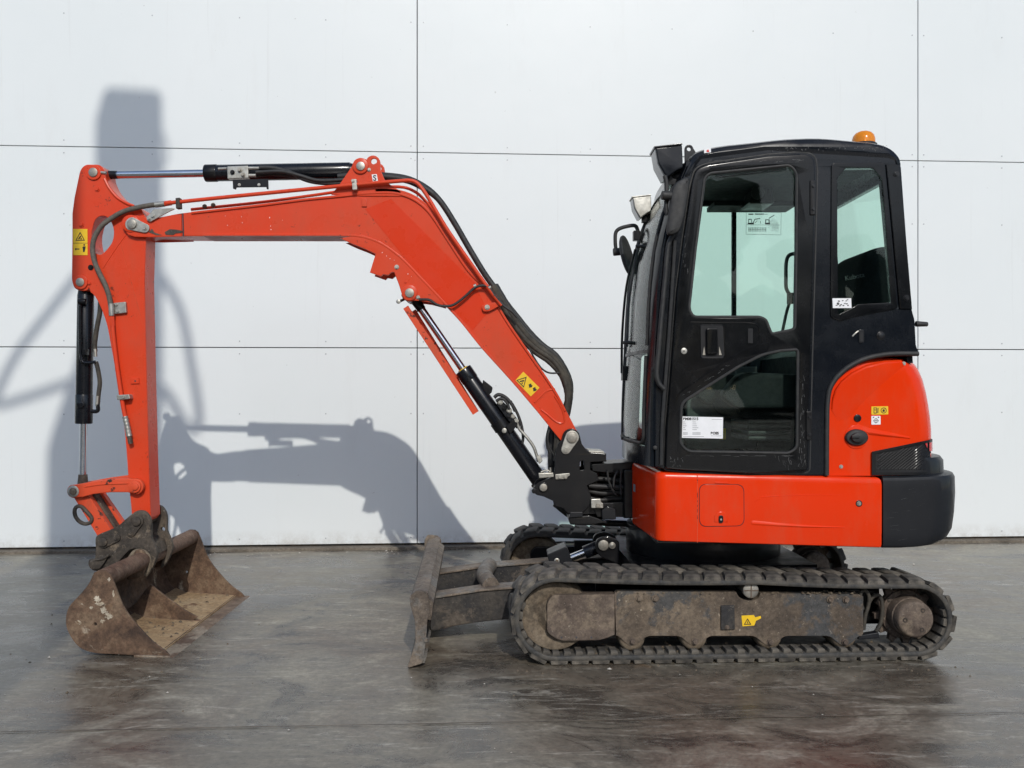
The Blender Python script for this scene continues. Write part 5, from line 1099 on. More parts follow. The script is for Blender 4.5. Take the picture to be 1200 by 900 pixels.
stuff(q.build('sticker_print', 'decal_ink', hood, 0))
# grille wrapping the tail corner
def on_tail(px, py, lift, sh=0.0):
    """point on the hood skin (pushed out by lift) seen at a photo pixel"""
    best = None; pl = tail_plan(1.50, 1.925 + sh, 0.165, HN, 0.27, 0.05)[1:22]
    for a, b in zip(pl, pl[1:]):
        n = Vector((b[1] - a[1], -(b[0] - a[0]))).normalized()
        ax_, ay_ = a[0] + n.x * lift, a[1] + n.y * lift; bx_, by_ = b[0] + n.x * lift, b[1] + n.y * lift
        k = (px - 600) / F; den = (bx_ - ax_) - k * (by_ - ay_)
        if abs(den) < 1e-9: continue
        t = (k * ay_ - ax_) / den
        if -0.02 <= t <= 1.02:
            y = ay_ + (by_ - ay_) * t; p = Vector((k * y, y, CH + (HOR - py) / F * y))
            if best is None or y < best.y: best = p
    return best or Vector((pl[-1][0], pl[-1][1], pz(py)))
gx = [1023 + (1096.5 - 1023) * k / 24 for k in range(25)]
def gtop(x): return 530 - (x - 1023) / 75 * 15.5
def gbot(x): return 556.5 if x < 1088 else 556.5 - (x - 1088) * 1.2
def skin(name, x0, x1, top, bot, lift, mat, parent, n=20, th=0.004, sh=0.0):
    mb = MB(); rows = []
    for k in range(n + 1):
        x = x0 + (x1 - x0) * k / n; rows.append([on_tail(x, top(x), lift, sh), on_tail(x, bot(x), lift, sh), on_tail(x, bot(x), lift - th, sh), on_tail(x, top(x), lift - th, sh)])
    return mb.loft(rows, True, True).build(name, mat, parent, 40)
gr = skin('side_grille', 1023, 1096.5, gtop, gbot, 0.004, 'void_black', ex, 24)
skin('grille_rim', 1022, 1096.5, lambda x: gtop(x) - 1.0, lambda x: gtop(x) + 2.2, 0.012, 'frame_black', gr, 20, 0.012)
skin('grille_rim', 1022, 1094, lambda x: gbot(x) - 3.0, lambda x: gbot(x) + 0.3, 0.012, 'frame_black', gr, 20, 0.012)
skin('grille_rim', 1021.8, 1026.3, gtop, gbot, 0.0125, 'frame_black', gr, 3, 0.0125)
mb = MB()
for k in range(-6, 26):
    for sgn, x0 in ((1, 1026 + k * 4.2), (-1, 1026 + k * 4.2)):
        pts = []
        for j in range(9):
            y = 555 - j * 5.0; x = x0 + (555 - y) * (1.25 if sgn > 0 else -1.6)
            if 1026 <= x <= 1095 and gtop(x) + 2 < y < gbot(x) - 2: pts.append(on_tail(x, y, 0.006 if sgn > 0 else 0.0045))
        if len(pts) > 1: mb.tube(pts, 0.0022 if sgn > 0 else 0.0013, 5, 0)
stuff(mb.build('grille_bars', 'frame_black', gr))
skin('reflector', 1084.5, 1096.3, lambda x: 519.5 - (x - 1084) * 0.25, lambda x: 519.5 + min(9, (x - 1084) * 2.0), 0.009, 'reflector_red', gr, 10, 0.006)
skin('decal_plate', 1087.2, 1089.6, lambda x: 455, lambda x: 475, 0.0015, 'ink_grey', hood, 3, 0.003, -0.020)
skin('warning_sticker', 1081.5, 1084.5, lambda x: 436, lambda x: 451, 0.0015, 'decal_yellow', hood, 3, 0.003, -0.043)

# ------------------------------------------------------------------ cab
CN_, CF = 4.275, 5.22
frame_out = [(767, 547), (767, 480), (768, 440), (771, 340), (776, 290), (782, 262), (791, 232), (800, 208), (806, 194), (813, 182), (824, 177.5), (842, 174), (880, 169.5), (920, 166.5), (960, 165), (1000, 167.5), (1029, 170.5), (1044, 176), (1054, 187), (1056.5, 196), (1062, 270), (1069, 362), (1072.5, 375), (1074, 404), (1078, 416), (1071, 417), (1036, 418.3), (1022, 421.5), (1007, 427), (994, 434.5), (983, 445), (975.5, 456), (972.4, 470), (971, 557.5), (945, 558), (880, 556), (780, 550)]
door_open = [(812, 202), (830, 196), (935, 188), (944, 196), (944, 546), (790, 540), (796, 440), (803, 340)]
qwin = fillet([(977, 197, 4), (1033, 196, 4), (1047.5, 358, 2), (1003, 362), (992, 368), (978, 372, 3)], 0)
cab = MB().pprism(frame_out, CN_, CN_ + 0.055, FU, 0.008, [door_open, qwin]).build('cab', 'cab_black', ex)
# far side of the cab shell
def M3(px, py): return FU.pt(px, py, CN_)
fo = [M3(*p) for p in frame_out]
zf = CH + (HOR - 244) / F * CF
fw = fillet([(0.77, 1.545, .04), (1.72, 1.545, .04), (1.73, zf + 0.03, .04), (0.92, zf + 0.03, .04), (0.80, 1.95)], 0)
fw_low = fillet([(0.735, 1.06, .03), (0.93, 1.06, .03), (0.93, 1.49, .03), (0.75, 1.49, .03)], 0)
MB().prism(fo, CF - 0.04, CF, FU, 0.008, [fw, fw_low]).build('far_wall', 'cab_black', cab)
zf = CH + (HOR - 244) / F * CF
MB().box(0.98, 1.84, CF - 0.075, CF - 0.042, zf, 2.385, FU, 0.004).build('headlining', 'interior_plastic', cab)
MB().box(pu(856.3, CF), pu(861.7, CF), CF - 0.03, CF - 0.008, 1.5, zf + 0.05, FU, 0.003).build('window_bar', 'cab_black', cab)
MB().prism([(0.725, 1.05), (0.94, 1.05), (0.94, 1.50), (0.74, 1.50)], CF - 0.022, CF - 0.017, FU).build('far_window', 'cab_glass', cab, 0)
MB().prism([(0.76, 1.53), (1.74, 1.53), (1.74, zf + 0.05), (0.90, zf + 0.05), (0.785, 1.95)], CF - 0.022, CF - 0.017, FU).build('far_window', 'cab_glass', cab, 0)
# roof
roof_top = crom2([(799, 210), (806, 191), (814, 178), (842, 170.5), (880, 166.2), (920, 162), (960, 160.8), (1000, 164), (1029, 167), (1045, 173), (1055, 183), (1058, 192)], 3)
rp = [M3(*p) for p in roof_top] + [M3(1057, 196), M3(1040, 189), M3(975, 185), M3(956, 184), (M3(900, 180)), M3(824, 190), M3(806, 212)]
roof = MB().prism(rp, CN_ - 0.006, CF + 0.006, FU, 0.03).build('roof', 'cab_black', cab)
MB().box(M3(800, 0)[0] + 0.03, M3(1045, 0)[0] - 0.05, CN_ + 0.05, CF - 0.05, 2.37, 2.40, FU).build('headlining', 'interior_plastic', cab)
MB().pprism(fillet([(825, 174.5), (833, 173.5), (833.2, 178.5), (825.2, 179.5)], 0.4), CN_ - 0.0085, CN_ - 0.003, FU).build('roof_sticker', 'decal_white', roof)
q = MB(); flat(q, P(829.3, 176.7, CN_ - 0.0085), X, Z, [(-.006, -.006), (.008, -.006), (.004, .006), (-.005, .003)]); stuff(q.build('sticker_print', 'decal_red', roof, 0))
# rear wall with its window
rx = lambda z: pu(1056, CN_) + (pu(1070, CN_) - pu(1056, CN_)) * (pz(192) - z) / (pz(365) - pz(192)) * -1
def rear(v, z, o=0.0): return (pu(1056, CN_) + (pu(1069, CN_) - pu(1056, CN_)) * (2.37 - z) / 0.70 + o, v, z)
def rear_slab(name, pts, holes, th, mat): return MB().prism(pts, 0, th, FU, 0.004, holes, lambda u, v, z: Vector(rear(u, z, -v))).build(name, mat, cab)
rear_slab('rear_wall', [(CN_ + 0.03, 1.42), (CF - 0.03, 1.42), (CF - 0.03, 2.38), (CN_ + 0.03, 2.38)], [fillet([(CN_ + 0.09, 1.62, .04), (CF - 0.05, 1.62, .04), (CF - 0.05, 2.317, .02), (CN_ + 0.09, 2.317, .02)], 0)], 0.03, 'cab_black')
rear_slab('rear_window', [(CN_ + 0.08, 1.61), (CF - 0.04, 1.61), (CF - 0.04, 2.325), (CN_ + 0.08, 2.325)], [], 0.006, 'cab_glass')
# quarter window: black-bordered pane and bolted rear corner post
bo = fillet([(974.5, 191, 5), (1037, 190.5, 3), (1052, 361.5, 2), (1003, 371), (985, 376, 3), (973.2, 372, 5)], 0)
bi = fillet([(981.2, 209), (991.5, 196.5, 2), (1023, 197, 2), (1033.5, 210), (1035.5, 230), (1044, 354.5, 1), (1006, 356.5), (996, 362.5), (982, 369, 2)], 0)
MB().pprism(bo, CN_ - 0.007, CN_ + 0.001, FU, 0.002, [bi]).build('window_border', 'door_black', cab)
MB().pprism(bi, CN_ - 0.002, CN_ + 0.003, FU).build('quarter_window', 'cab_glass', cab, 0)
MB().pprism([(1038.5, 192.5), (1055, 192), (1069.5, 362.5), (1054.5, 362)], CN_ - 0.010, CN_ + 0.002, FU, 0.006).build('corner_post', 'door_black', cab)
for a, b in ((1050.3, 204), (1062, 349)): bolt(a, b, CN_ - 0.010, 2.6, 0.009, 'casting_dark', cab)
q = MB().pprism(fillet([(975.5, 349.5), (997.5, 349.5), (998, 361), (976, 361)], 0.5), CN_ - 0.0090, CN_ - 0.0065, FU).build('maintenance_sticker', 'decal_white', cab)
q = MB(); o_ = P(986.8, 355.2, CN_ - 0.009)
for k in range(14): a = random.uniform(-.038, .03); b = random.uniform(-.018, .014); flat(q, o_, X, Z, [(a, b), (a + random.uniform(.003, .014), b + random.uniform(-.002, .003)), (a + .008, b + .005), (a, b + .004)])
stuff(q.build('sticker_print', 'decal_ink', cab, 0))
# black lower body behind the door, over the hood
MB().tube([P(a, b, CN_ - 0.002) for a, b in ((968.5, 557), (968.8, 500), (970, 468), (974, 452), (983, 439.5), (996, 429), (1012, 421), (1030, 416.5), (1050, 414.5), (1076, 414.5))], 0.012, 10, 5).build('hood_seal', 'rubber', cab)
pin(1032, 393.5, CN_ + 0.0, 5.0, 0.003, 'frame_black', cab, 'vent_cap'); pin(1032, 393.5, CN_ - 0.003, 3.0, 0.006, 'casting_dark', cab, 'bolt')
MB().pprism(fillet([(1006.5, 386, 2.5), (1013, 386, 2.5), (1013, 402, 2.5), (1006.5, 402, 2.5)], 0), CN_ - 0.004, CN_ + 0.002, FU, 0.003).build('latch_plate', 'casting_dark', cab)
MB().pprism(fillet([(1008, 389, 1.2), (1011.5, 389, 1.2), (1011.5, 400, 1.2), (1008, 400, 1.2)], 0), CN_ - 0.0048, CN_, FU).build('latch_slot', 'void_black', cab)
MB().tube([P(999, 394, CN_ - 0.003), P(1003, 390, CN_ - 0.006), P(1006, 388, CN_ - 0.003)], 0.004, 6, 3).build('latch_wire', 'zinc', cab)
MB().cyl(P(1073, 379.5, CN_ + 0.04), P(1087, 380, CN_ + 0.04), 0.014, 0.011, 14, 0.003).build('rear_stop', 'rubber', cab)

# door
dpoly = fillet([(779.5, 549, 3), (781, 500), (786, 440), (793.5, 340), (801, 280), (810.5, 215, 8), (815, 199, 8), (826, 193.5, 6), (900, 182.5), (940, 179.5, 8), (954, 183, 8), (956, 200), (953.5, 300), (950, 420), (947, 552, 4), (880, 555), (800, 551)], 0)
w1 = fillet([(826, 207.5, 9), (833, 203), (926, 193.5, 8), (933.5, 203, 6), (933, 290), (931.5, 386, 5), (904, 391.5, 3), (900.5, 383), (897.5, 374.5, 4), (889.5, 371.5, 3), (812, 371.5, 6), (807.2, 362, 5), (815, 290)], 0)
w2 = fillet([(935, 409.5, 4), (934, 525, 8), (924, 531, 4), (806, 529, 9), (797, 520, 8), (798.5, 472, 8), (864, 430.5), (893, 415.5, 8), (915, 411)], 0)
DN = CN_ - 0.026
door = MB().pprism(dpoly, DN, CN_ + 0.012, FU, 0.008, [w1, w2]).build('door', 'door_black', cab)
MB().pprism(w1, DN + 0.012, DN + 0.017, FU, 0, (), DN).build('door_window', 'cab_glass', door, 0)
MB().pprism(w2, DN + 0.012, DN + 0.017, FU, 0, (), DN).build('door_window', 'cab_glass', door, 0)
for w_ in (w1, w2): MB().tube([P(a, b, DN + 0.004) for a, b in w_], 0.0075, 8, 0, True).build('window_seal', 'rubber', door)
MB().tube([P(a, b, DN + 0.030) for a, b in inset([(x, -y) for x, y in dpoly][::-1], -1.6) for b in [-b]], 0.006, 6, 0, True).build('door_seal', 'rubber', door)
# pressed panel line round the handle field
hl_ = crom2([(809, 377), (840, 377.5), (870, 377.5), (884, 379), (889, 384), (889.5, 396), (886, 404), (870, 411), (840, 430), (812, 449), (797, 460), (792, 470)], 3)
MB().tube([P(a, b, DN + 0.0015) for a, b in hl_], 0.0045, 6, 0).build('pressed_line', 'door_black', door)
MB().pprism(fillet([(821, 381.5, 3), (847.5, 381.5, 3), (849, 419, 4), (821.5, 419, 4)], 0), DN - 0.0012, DN + 0.004, FU).build('handle_well', 'void_black', door)
MB().tube([P(a, b, DN) for a, b in fillet([(820.5, 381, 3), (848, 381, 3), (849.5, 419.5, 4), (821, 419.5, 4)], 0)], 0.003, 6, 0, True).build('handle_rim', 'door_black', door)
hd_ = MB().pprism(fillet([(828, 384.5, 2), (841, 384.5, 2), (841.5, 414.5, 2), (828.5, 414.5, 2)], 0), DN - 0.020, DN - 0.004, FU, 0.004).build('door_handle', 'door_black', door)
for a, b in ((825, 412), (844.3, 412)): MB().pprism([(a - 1.6, b + 4), (a + 1.6, b + 4), (a + (0.9 if a < 830 else -0.9) - .6, b - 6)], DN - 0.004, DN, FU).build('handle_spring', 'steel_pin', door)
MB().pprism(fillet([(876.5, 385), (882.5, 385), (882.5, 402.5), (876.5, 402.5)], 1), DN - 0.004, DN + 0.001, FU, 0.002).build('door_latch', 'void_black', door)
pin(801.5, 411.3, DN, 3.7, 0.004, 'zinc', door, 'lock_barrel'); pin(801.5, 411.3, DN - 0.004, 0.9, 0.0012, 'void_black', door, 'keyhole')
for y0, y1 in ((211, 252), (482, 516)):
    xx = 953.5 if y0 < 300 else 949
    MB().pprism(fillet([(xx - 4, y0, 1.5), (xx + 2.5, y0, 1.5), (xx + 2.5, y1, 1.5), (xx - 4, y1, 1.5)], 0), DN - 0.008, DN + 0.03, FU, 0.004).build('hinge', 'frame_black', door)
    for yy in (y0 + 7, y1 - 7): bolt(xx - 0.5, yy, DN - 0.008, 1.6, 0.007, 'casting_dark', door)
MB().tube([P(a, b, DN + 0.004) for a, b in ((842, 207.5), (860, 205.5), (900, 201), (921, 198.5), (920, 196.5), (880, 201), (842, 204.8))], 0.002, 6, 2, True).build('window_vent', 'casting_dark', door)
# dealer sheet on the lower pane
sh = DN + 0.0105
MB().pprism([(798.8, 488), (847.3, 489), (847, 514), (798.6, 513)], sh, sh + 0.0012, FU, 0, (), DN + 0.012).build('dealer_sheet', 'decal_white', door)
def st(body, px, py, size, mat='decal_ink', bold=0.0): text('sheet_print', body, size, mat, door, P(px, py, sh), X, Z, bold=bold, lift=0.0004)
st('BM081515', 800.4, 492.2, 0.0168, bold=0.0007)
for k in range(5):
    q = MB(); y = 494.5 + k * 2.25
    for x0, x1 in ((800.4, 803.0 + (k % 3) * 0.8), (811.5, 815.5 + (3.0 if k == 3 else (k * 0.7) % 1.6))):
        n = 5 if x0 < 805 else 8; 
        for j in range(n):
            xa = x0 + (x1 - x0) * j / n; xb = x0 + (x1 - x0) * (j + 0.72) / n; q.add([P(xa, y + 0.42, sh - .0005), P(xb, y + 0.42, sh - .0005), P(xb, y - 0.42, sh - .0005), P(xa, y - 0.42, sh - .0005)], [(0, 1, 2, 3)])
    stuff(q.build('sheet_print', 'ink_grey', door, 0))
q = MB()
for y in (506.8, 508.0, 509.2, 511.6):
    for x0, x1 in (((800.4, 806), (811.4, 821)) if y < 511 else ((800.4, 825),)): q.add([P(x0, y + .25, sh - .0005), P(x1, y + .25, sh - .0005), P(x1, y - .25, sh - .0005), P(x0, y - .25, sh - .0005)], [(0, 1, 2, 3)])
for x0, x1, y in ((834, 846, 491.6), (833, 845.5, 510.8)): q.add([P(x0, y + .2, sh - .0005), P(x1, y + .2, sh - .0005), P(x1, y - .2, sh - .0005), P(x0, y - .2, sh - .0005)], [(0, 1, 2, 3)])
stuff(q.build('sheet_print', 'ink_grey', door, 0))
st('BOSS', 832.8, 509.0, 0.0165, bold=0.0009)

# ---- front: windscreen curved in plan
near_edge = [(547, 767), (480, 767), (440, 768), (340, 771), (290, 776), (262, 782), (232, 791), (208, 800), (194, 806)]
def xn(z):
    pts = [(pz(y, CN_), pu(x, CN_)) for y, x in near_edge]
    if z <= pts[0][0]: return pts[0][1]
    for a, b in zip(pts, pts[1:]):
        if z <= b[0]: t = (z - a[0]) / (b[0] - a[0]); return a[1] + (b[1] - a[1]) * t
    return pts[-1][1]
ZA, ZC = pz(547, CN_), pz(194, CN_)
def fp_(t, z, o=0.0):
    h = (z - ZA) / (ZC - ZA); bl = 0.082 - 0.045 * h
    e = 1 - (2 * t - 1) ** 2; return Vector((xn(z) - bl * (e ** 0.7) - o, CN_ + 0.004 + (CF - CN_ - 0.008) * t, z))
def front(name, t0, t1, z0, z1, mat, o=0.0, th=0.006, nt_=14, nz=16, parent=None, sm=60):
    mb = MB(); R1, R2 = [], []
    for j in range(nz + 1):
        z = z0 + (z1 - z0) * j / nz; R1.append([fp_(t0 + (t1 - t0) * i / nt_, z, o) for i in range(nt_ + 1)]); R2.append([fp_(t0 + (t1 - t0) * i / nt_, z, o - th) for i in range(nt_ + 1)])
    n = nt_ + 1
    mb.v = [tuple(p) for r_ in R1 for p in r_] + [tuple(p) for r_ in R2 for p in r_]; K = len(R1) * n
    for j in range(nz):
        for i in range(nt_): a = j * n + i; mb.f.append((a, a + 1, a + n + 1, a + n)); mb.f.append((K + a, K + a + n, K + a + n + 1, K + a + 1))
    for i in range(nt_): mb.f.append((i, K + i, K + i + 1, i + 1)); b = nz * n + i; mb.f.append((b, b + 1, K + b + 1, K + b))
    for j in range(nz): a = j * n; mb.f.append((a, a + n, K + a + n, K + a)); b = a + nt_; mb.f.append((b, K + b, K + b + n, b + n))
    return mb.build(name, mat, parent or cab, sm)
zm = pz(411, CN_)
front('windscreen', 0.05, 0.95, zm + 0.006, ZC - 0.03, 'front_glass', 0, 0.005)
front('lower_windscreen', 0.05, 0.95, pz(525, CN_), zm - 0.006, 'front_glass', -0.002, 0.005)
front('windscreen_bar', 0.05, 0.95, zm - 0.008, zm + 0.008, 'frame_black', 0.004, 0.016, 14, 2)
front('front_panel', 0.0, 1.0, ZA, pz(524, CN_), 'cab_black', 0.002, 0.02, 16, 3)
front('front_pillar', 0.0, 0.075, ZA, ZC, 'cab_black', 0.004, 0.04, 3, 18)
front('front_pillar', 0.92, 1.0, ZA, ZC, 'cab_black', 0.004, 0.04, 3, 18)
front('front_header', 0.0, 1.0, ZC - 0.06, ZC + 0.02, 'cab_black', 0.006, 0.05, 16, 3)
mb = MB().tube([fp_(0.085, z, 0.006) for z in [zm - 0.02 - k * (zm - 0.02 - pz(515, CN_)) / 6 for k in range(7)]] + [fp_(t, pz(521, CN_), 0.006) for t in (0.12, 0.2, 0.5, 0.8, 0.88)] + [fp_(0.915, pz(515, CN_) + k * 0.06, 0.006) for k in range(8)], 0.009, 8, 3).build('windscreen_seal', 'rubber', cab)
MB().tube([fp_(0.082, z, 0.006) for z in [zm + 0.03 + k * (ZC - 0.06 - zm - 0.03) / 8 for k in range(9)]], 0.008, 8, 3).build('windscreen_seal', 'rubber', cab)
MB().tube([fp_(0.912, z, 0.008) for z in [pz(525, CN_) + k * (ZC - 0.06 - pz(525, CN_)) / 8 for k in range(9)]], 0.012, 8, 3).build('windscreen_seal', 'rubber', cab)
# wiper
MB().tube([fp_(0.72, 1.38, 0.02), fp_(0.70, 1.6, 0.03), fp_(0.66, 1.85, 0.03), fp_(0.62, 2.05, 0.02)], 0.007, 8, 4).build('wiper_arm', 'frame_black', cab)
MB().tube([fp_(0.55, 1.52, 0.012), fp_(0.60, 1.8, 0.012), fp_(0.62, 2.1, 0.012)], 0.008, 6, 4).build('wiper_blade', 'rubber', cab)
MB().box(*(lambda p: (p.x - 0.02, p.x + 0.03, p.y - 0.04, p.y + 0.04, 1.34, 1.42))(fp_(0.72, 1.38, 0.0)), FU, 0.008).build('wiper_motor', 'frame_black', cab)
for py in (486, 514.5):                                                    # little rubber buffers on the front edge
    p = fp_(0.5, pz(py, 4.6), 0.0) if False else Vector((pu(736, 4.75) - 0.005, 4.75, pz(py, 4.75)))
for a, b in ((736, 401.5), (734, 513.5), (751, 288.5)):
    p = P(a, b, 4.75); MB().cyl(p + X * 0.03, p - X * 0.028, 0.010, 0.009, 10, 0.002).build('rubber_buffer', 'rubber', cab)
pin(767.5, 524.5, CN_ - 0.002, 2.4, 0.012, 'rubber', cab, 'rubber_buffer')
# grab rail down the near front pillar
MB().tube([P(a, b, CN_ - 0.02) for a, b in ((792, 274), (786, 280), (782.5, 292), (780, 320), (777, 352), (774, 385), (771.5, 415), (769.5, 436), (771.5, 448), (778, 456))], 0.0115, 10, 5).build('grab_rail', 'rubber', cab)
MB().tube([P(a, b, CN_ - 0.012) for a, b in ((791, 282), (788, 330), (784, 390), (779.5, 450), (776, 500), (775, 545))], 0.009, 8, 5).build('pillar_seal', 'rubber', cab)

# ---- lamps, mirrors, beacon
def work_lamp(px, py, d, s, mat_h):
    """box lamp seen from the side: hood, reflector, lens facing the boom"""
    o = P(px, py, d); k = s
    sidep = [(-0.072, 0.055), (0.055, 0.070), (0.060, -0.040), (0.028, -0.052), (-0.018, -0.088), (-0.058, -0.02)]
    def to(u, v, z): return Vector((o.x + u * k, o.y + v * k, o.z + z * k))
    h_ = MB().prism(fillet(sidep, 0.006, 2), -0.07, 0.07, FU, 0.006, (), to).build('work_lamp', mat_h, cab)
    MB().prism([(-0.074, 0.05), (-0.066, 0.054), (-0.016, -0.084), (-0.026, -0.088), (-0.062, -0.02)], -0.062, 0.062, FU, 0.002, (), to).build('lamp_lens', 'lens_white', h_)
    MB().prism([(-0.080, 0.062), (0.055, 0.078), (0.055, 0.070), (-0.078, 0.054)], -0.075, 0.075, FU, 0.002, (), to).build('lamp_visor', mat_h, h_)
    MB().prism([(0.0, -0.05), (0.03, -0.05), (0.04, -0.11), (0.0, -0.11)], -0.02, 0.02, FU, 0.002, (), to).build('lamp_bracket', 'frame_black', h_)
    return h_
work_lamp(783, 191, 4.36, 1.0, 'cab_black'); work_lamp(752, 243, 5.10, 0.80, 'zinc')
MB().cyl(P(785, 208, 4.36), P(800, 206, 4.34), 0.018, None, 12).build('lamp_stay', 'frame_black', cab)
# lifting eye
MB().pprism(arc(807.5, 174.5, 5.2, 180, 350, 8) + [(816, 179), (806, 196), (802.5, 190)], 4.40, 4.415, FU, 0.003, [arc(807.5, 174.5, 2.4, 0, 330, 10)]).build('lifting_eye', 'casting_dark', cab)
# near mirror: its back shows
def rot_to(o, ax, ay, az): return lambda u, v, z: o + ax * u + ay * v + az * z
mo = P(793, 240, 4.22); axx = Vector((0.80, -0.60, 0)).normalized(); ayy = Vector((0.60, 0.80, 0)); tilt = Vector((-0.13, 0.05, 1)).normalized()
mpoly = fillet([(-0.062, 0.05, .03), (-0.02, 0.12, .03), (0.045, 0.145, .02), (0.05, 0.0), (0.03, -0.115, .03), (-0.055, -0.135, .03), (-0.07, -0.10, .03)], 0)
mc = [P(*q) for q in ()]
mir = [(787.5, 223), (793, 213), (802, 208), (809, 208.5), (808, 222), (803, 252), (798, 268), (792, 274), (785, 275), (782, 270), (784, 250)]
mir_s = crom2(mir, 3, True)
mm = MB().pprism(mir_s, 4.19, 4.236, FU, 0.020).build('mirror', 'rubber', cab)
MB().pprism(inset([(x, -y) for x, y in mir_s][::-1] if area([(x, -y) for x, y in mir_s]) < 0 else [(x, -y) for x, y in mir_s], 2.0) and [(x, -y) for x, y in inset([(x, -y) for x, y in mir_s][::-1] if area([(x, -y) for x, y in mir_s]) < 0 else [(x, -y) for x, y in mir_s], 2.0)], 4.232, 4.238, FU).build('mirror_pane', 'mirror_glass', mm)
MB().cyl(P(775.5, 229, 4.21), P(792, 229.5, 4.22), 0.021, None, 16, 0.004).build('mirror_joint', 'rubber', cab)
MB().tube([P(a, b, 4.24) for a, b in ((779, 206), (781, 215), (781, 232), (780.5, 244), (782, 252))], 0.011, 10, 4).build('mirror_arm', 'rubber', cab)
# far mirror on a bent arm
MB().tube([P(a, b, 5.15) for a, b in ((722, 294), (721, 284), (721.5, 273), (726, 268), (736, 265), (744, 264.5), (747, 269), (748, 276))], 0.011, 10, 4).build('mirror_arm', 'rubber', cab)
MB().cyl(P(718.5, 295.5, 5.15), P(730, 294.5, 5.15), 0.022, None, 14, 0.004).build('mirror_joint', 'rubber', cab)
MB().pprism(fillet([(742.5, 270), (750.5, 270), (750.5, 281.5), (742.5, 281.5)], 1), 5.11, 5.16, FU, 0.004).build('mirror_mount', 'frame_black', cab)
fm = MB(); pts = []
c0 = P(734.5, 300.5, 5.1); up_ = (P(731.5, 276.5, 5.1) - P(743, 325, 5.1)).normalized(); sd_ = Vector((0.48, 0.88, 0.08)).normalized(); nr_ = up_.cross(sd_).normalized()
rings_ = []
for off_, sc_ in ((-0.016, 0.55), (-0.012, 0.85), (-0.004, 0.97), (0.006, 1.0), (0.012, 0.97)):
    rings_.append([c0 + up_ * (0.122 * sc_ * math.cos(R(t))) + sd_ * (0.075 * sc_ * math.sin(R(t))) - nr_ * off_ for t in range(0, 360, 15)])
fmo = fm.loft(rings_).build('mirror', 'rubber', cab)
# beacon
bc_ = P(1012, 167.5, 4.62)
MB().lathe(bc_ - Z * 0.04, Z, [(0, 0), (0, 0.066), (0.03, 0.066), (0.036, 0.058), (0.036, 0)], 28).build('beacon_base', 'rubber', cab)
bz = MB().lathe(bc_ - Z * 0.004, Z, [(0, 0.0), (0, 0.057), (0.022, 0.057), (0.04, 0.052), (0.054, 0.040), (0.062, 0.022), (0.0645, 0.0)], 28).build('beacon', 'amber_lens', cab)
MB().lathe(bc_, Z, [(0, 0), (0, 0.03), (0.03, 0.026), (0.044, 0.01), (0.045, 0)], 16).build('beacon_reflector', 'chrome', bz)

# ---- inside the cab
IN = 'interior_plastic'
MB().box(0.72, 1.85, CN_ + 0.06, CF - 0.05, 0.90, 0.93, FU).build('cab_floor', IN, cab)
MB().prism([(1.42, 0.935), (1.495, 0.935), (1.495, 1.42), (1.60, 1.50), (1.84, 1.56), (1.84, 1.60), (1.58, 1.55), (1.44, 1.46)], CN_ + 0.057, CF - 0.045, FU, 0.006).build('rear_trim', IN, cab)
MB().box(1.42, 1.49, CN_ + 0.06, CF - 0.05, 0.93, 1.30, FU, 0.02).build('seat_plinth', IN, cab)
sc_ = 4.74
seat = MB().prism(fillet([(1.10, 1.20, .04), (1.16, 1.14, .03), (1.62, 1.16, .03), (1.64, 1.28, .04), (1.30, 1.27, .1), (1.12, 1.30, .05)], 0), sc_ - 0.24, sc_ + 0.24, FU, 0.03).build('seat', 'seat_fabric', cab)
hb = [P(x_, y_, sc_) for x_, y_ in ((985, 352), (989, 322), (993, 306), (1005, 298), (1021, 294.5), (1032, 296.5), (1037, 304), (1036, 322), (1030, 345), (1027, 356))]
hb2 = [(p.x, p.z) for p in hb]
MB().prism(fillet([(1.56, 1.25, .05), (1.70, 1.25, .05), (hb2[-1][0], hb2[-1][1])] + [(p[0], p[1], .03) for p in hb2[::-1][1:-1]] + [(hb2[0][0], hb2[0][1])], 0), sc_ - 0.22, sc_ + 0.22, FU, 0.05).build('backrest', 'seat_fabric', seat)
text('seat_lettering', 'Kubota', 0.034, 'seat_print', seat, P(990.5, 329, sc_ - 0.2225), Vector((0.96, 0, 0.2)), Vector((-0.2, 0, 0.96)))
for dz in range(5): MB().prism(fillet([(1.20, 1.03 + dz * 0.028, .01), (1.60, 1.03 + dz * 0.028, .01), (1.60, 1.055 + dz * 0.028, .01), (1.20, 1.055 + dz * 0.028, .01)], 0), sc_ - 0.18, sc_ + 0.18, FU, 0.01).build('suspension_bellows', 'rubber', seat)
for v_ in (sc_ - 0.36, sc_ + 0.27):
    co = MB().prism(fillet([(1.02, 1.26, .04), (1.10, 1.20, .03), (1.50, 1.20, .03), (1.52, 1.36, .03), (1.12, 1.38, .05)], 0), v_, v_ + 0.10, FU, 0.015).build('console', IN, cab)
    MB().tube([(1.07, v_ + 0.05, 1.37), (1.06, v_ + 0.05, 1.45), (1.055, v_ + 0.05, 1.50)], 0.012, 8, 3).build('lever', 'rubber', co)
    MB().tube([(1.055, v_ + 0.05, 1.49), (1.045, v_ + 0.05, 1.55), (1.05, v_ + 0.05, 1.60)], lambda t: 0.017 + 0.01 * math.sin(math.pi * t), 10, 4).build('lever_grip', 'rubber', co)
    MB().tube([(1.07, v_ + 0.05, 1.37), (1.068, v_ + 0.05, 1.42)], lambda t: 0.04 - 0.022 * t, 12, 2).build('lever_boot', 'rubber', co)
MB().prism(fillet([(0.80, 0.93, .01), (0.90, 0.93, .01), (0.88, 1.22, .02), (0.80, 1.20, .02)], 0), sc_ + 0.1, sc_ + 0.4, FU, 0.01).build('dashboard', 'interior_grey', cab)
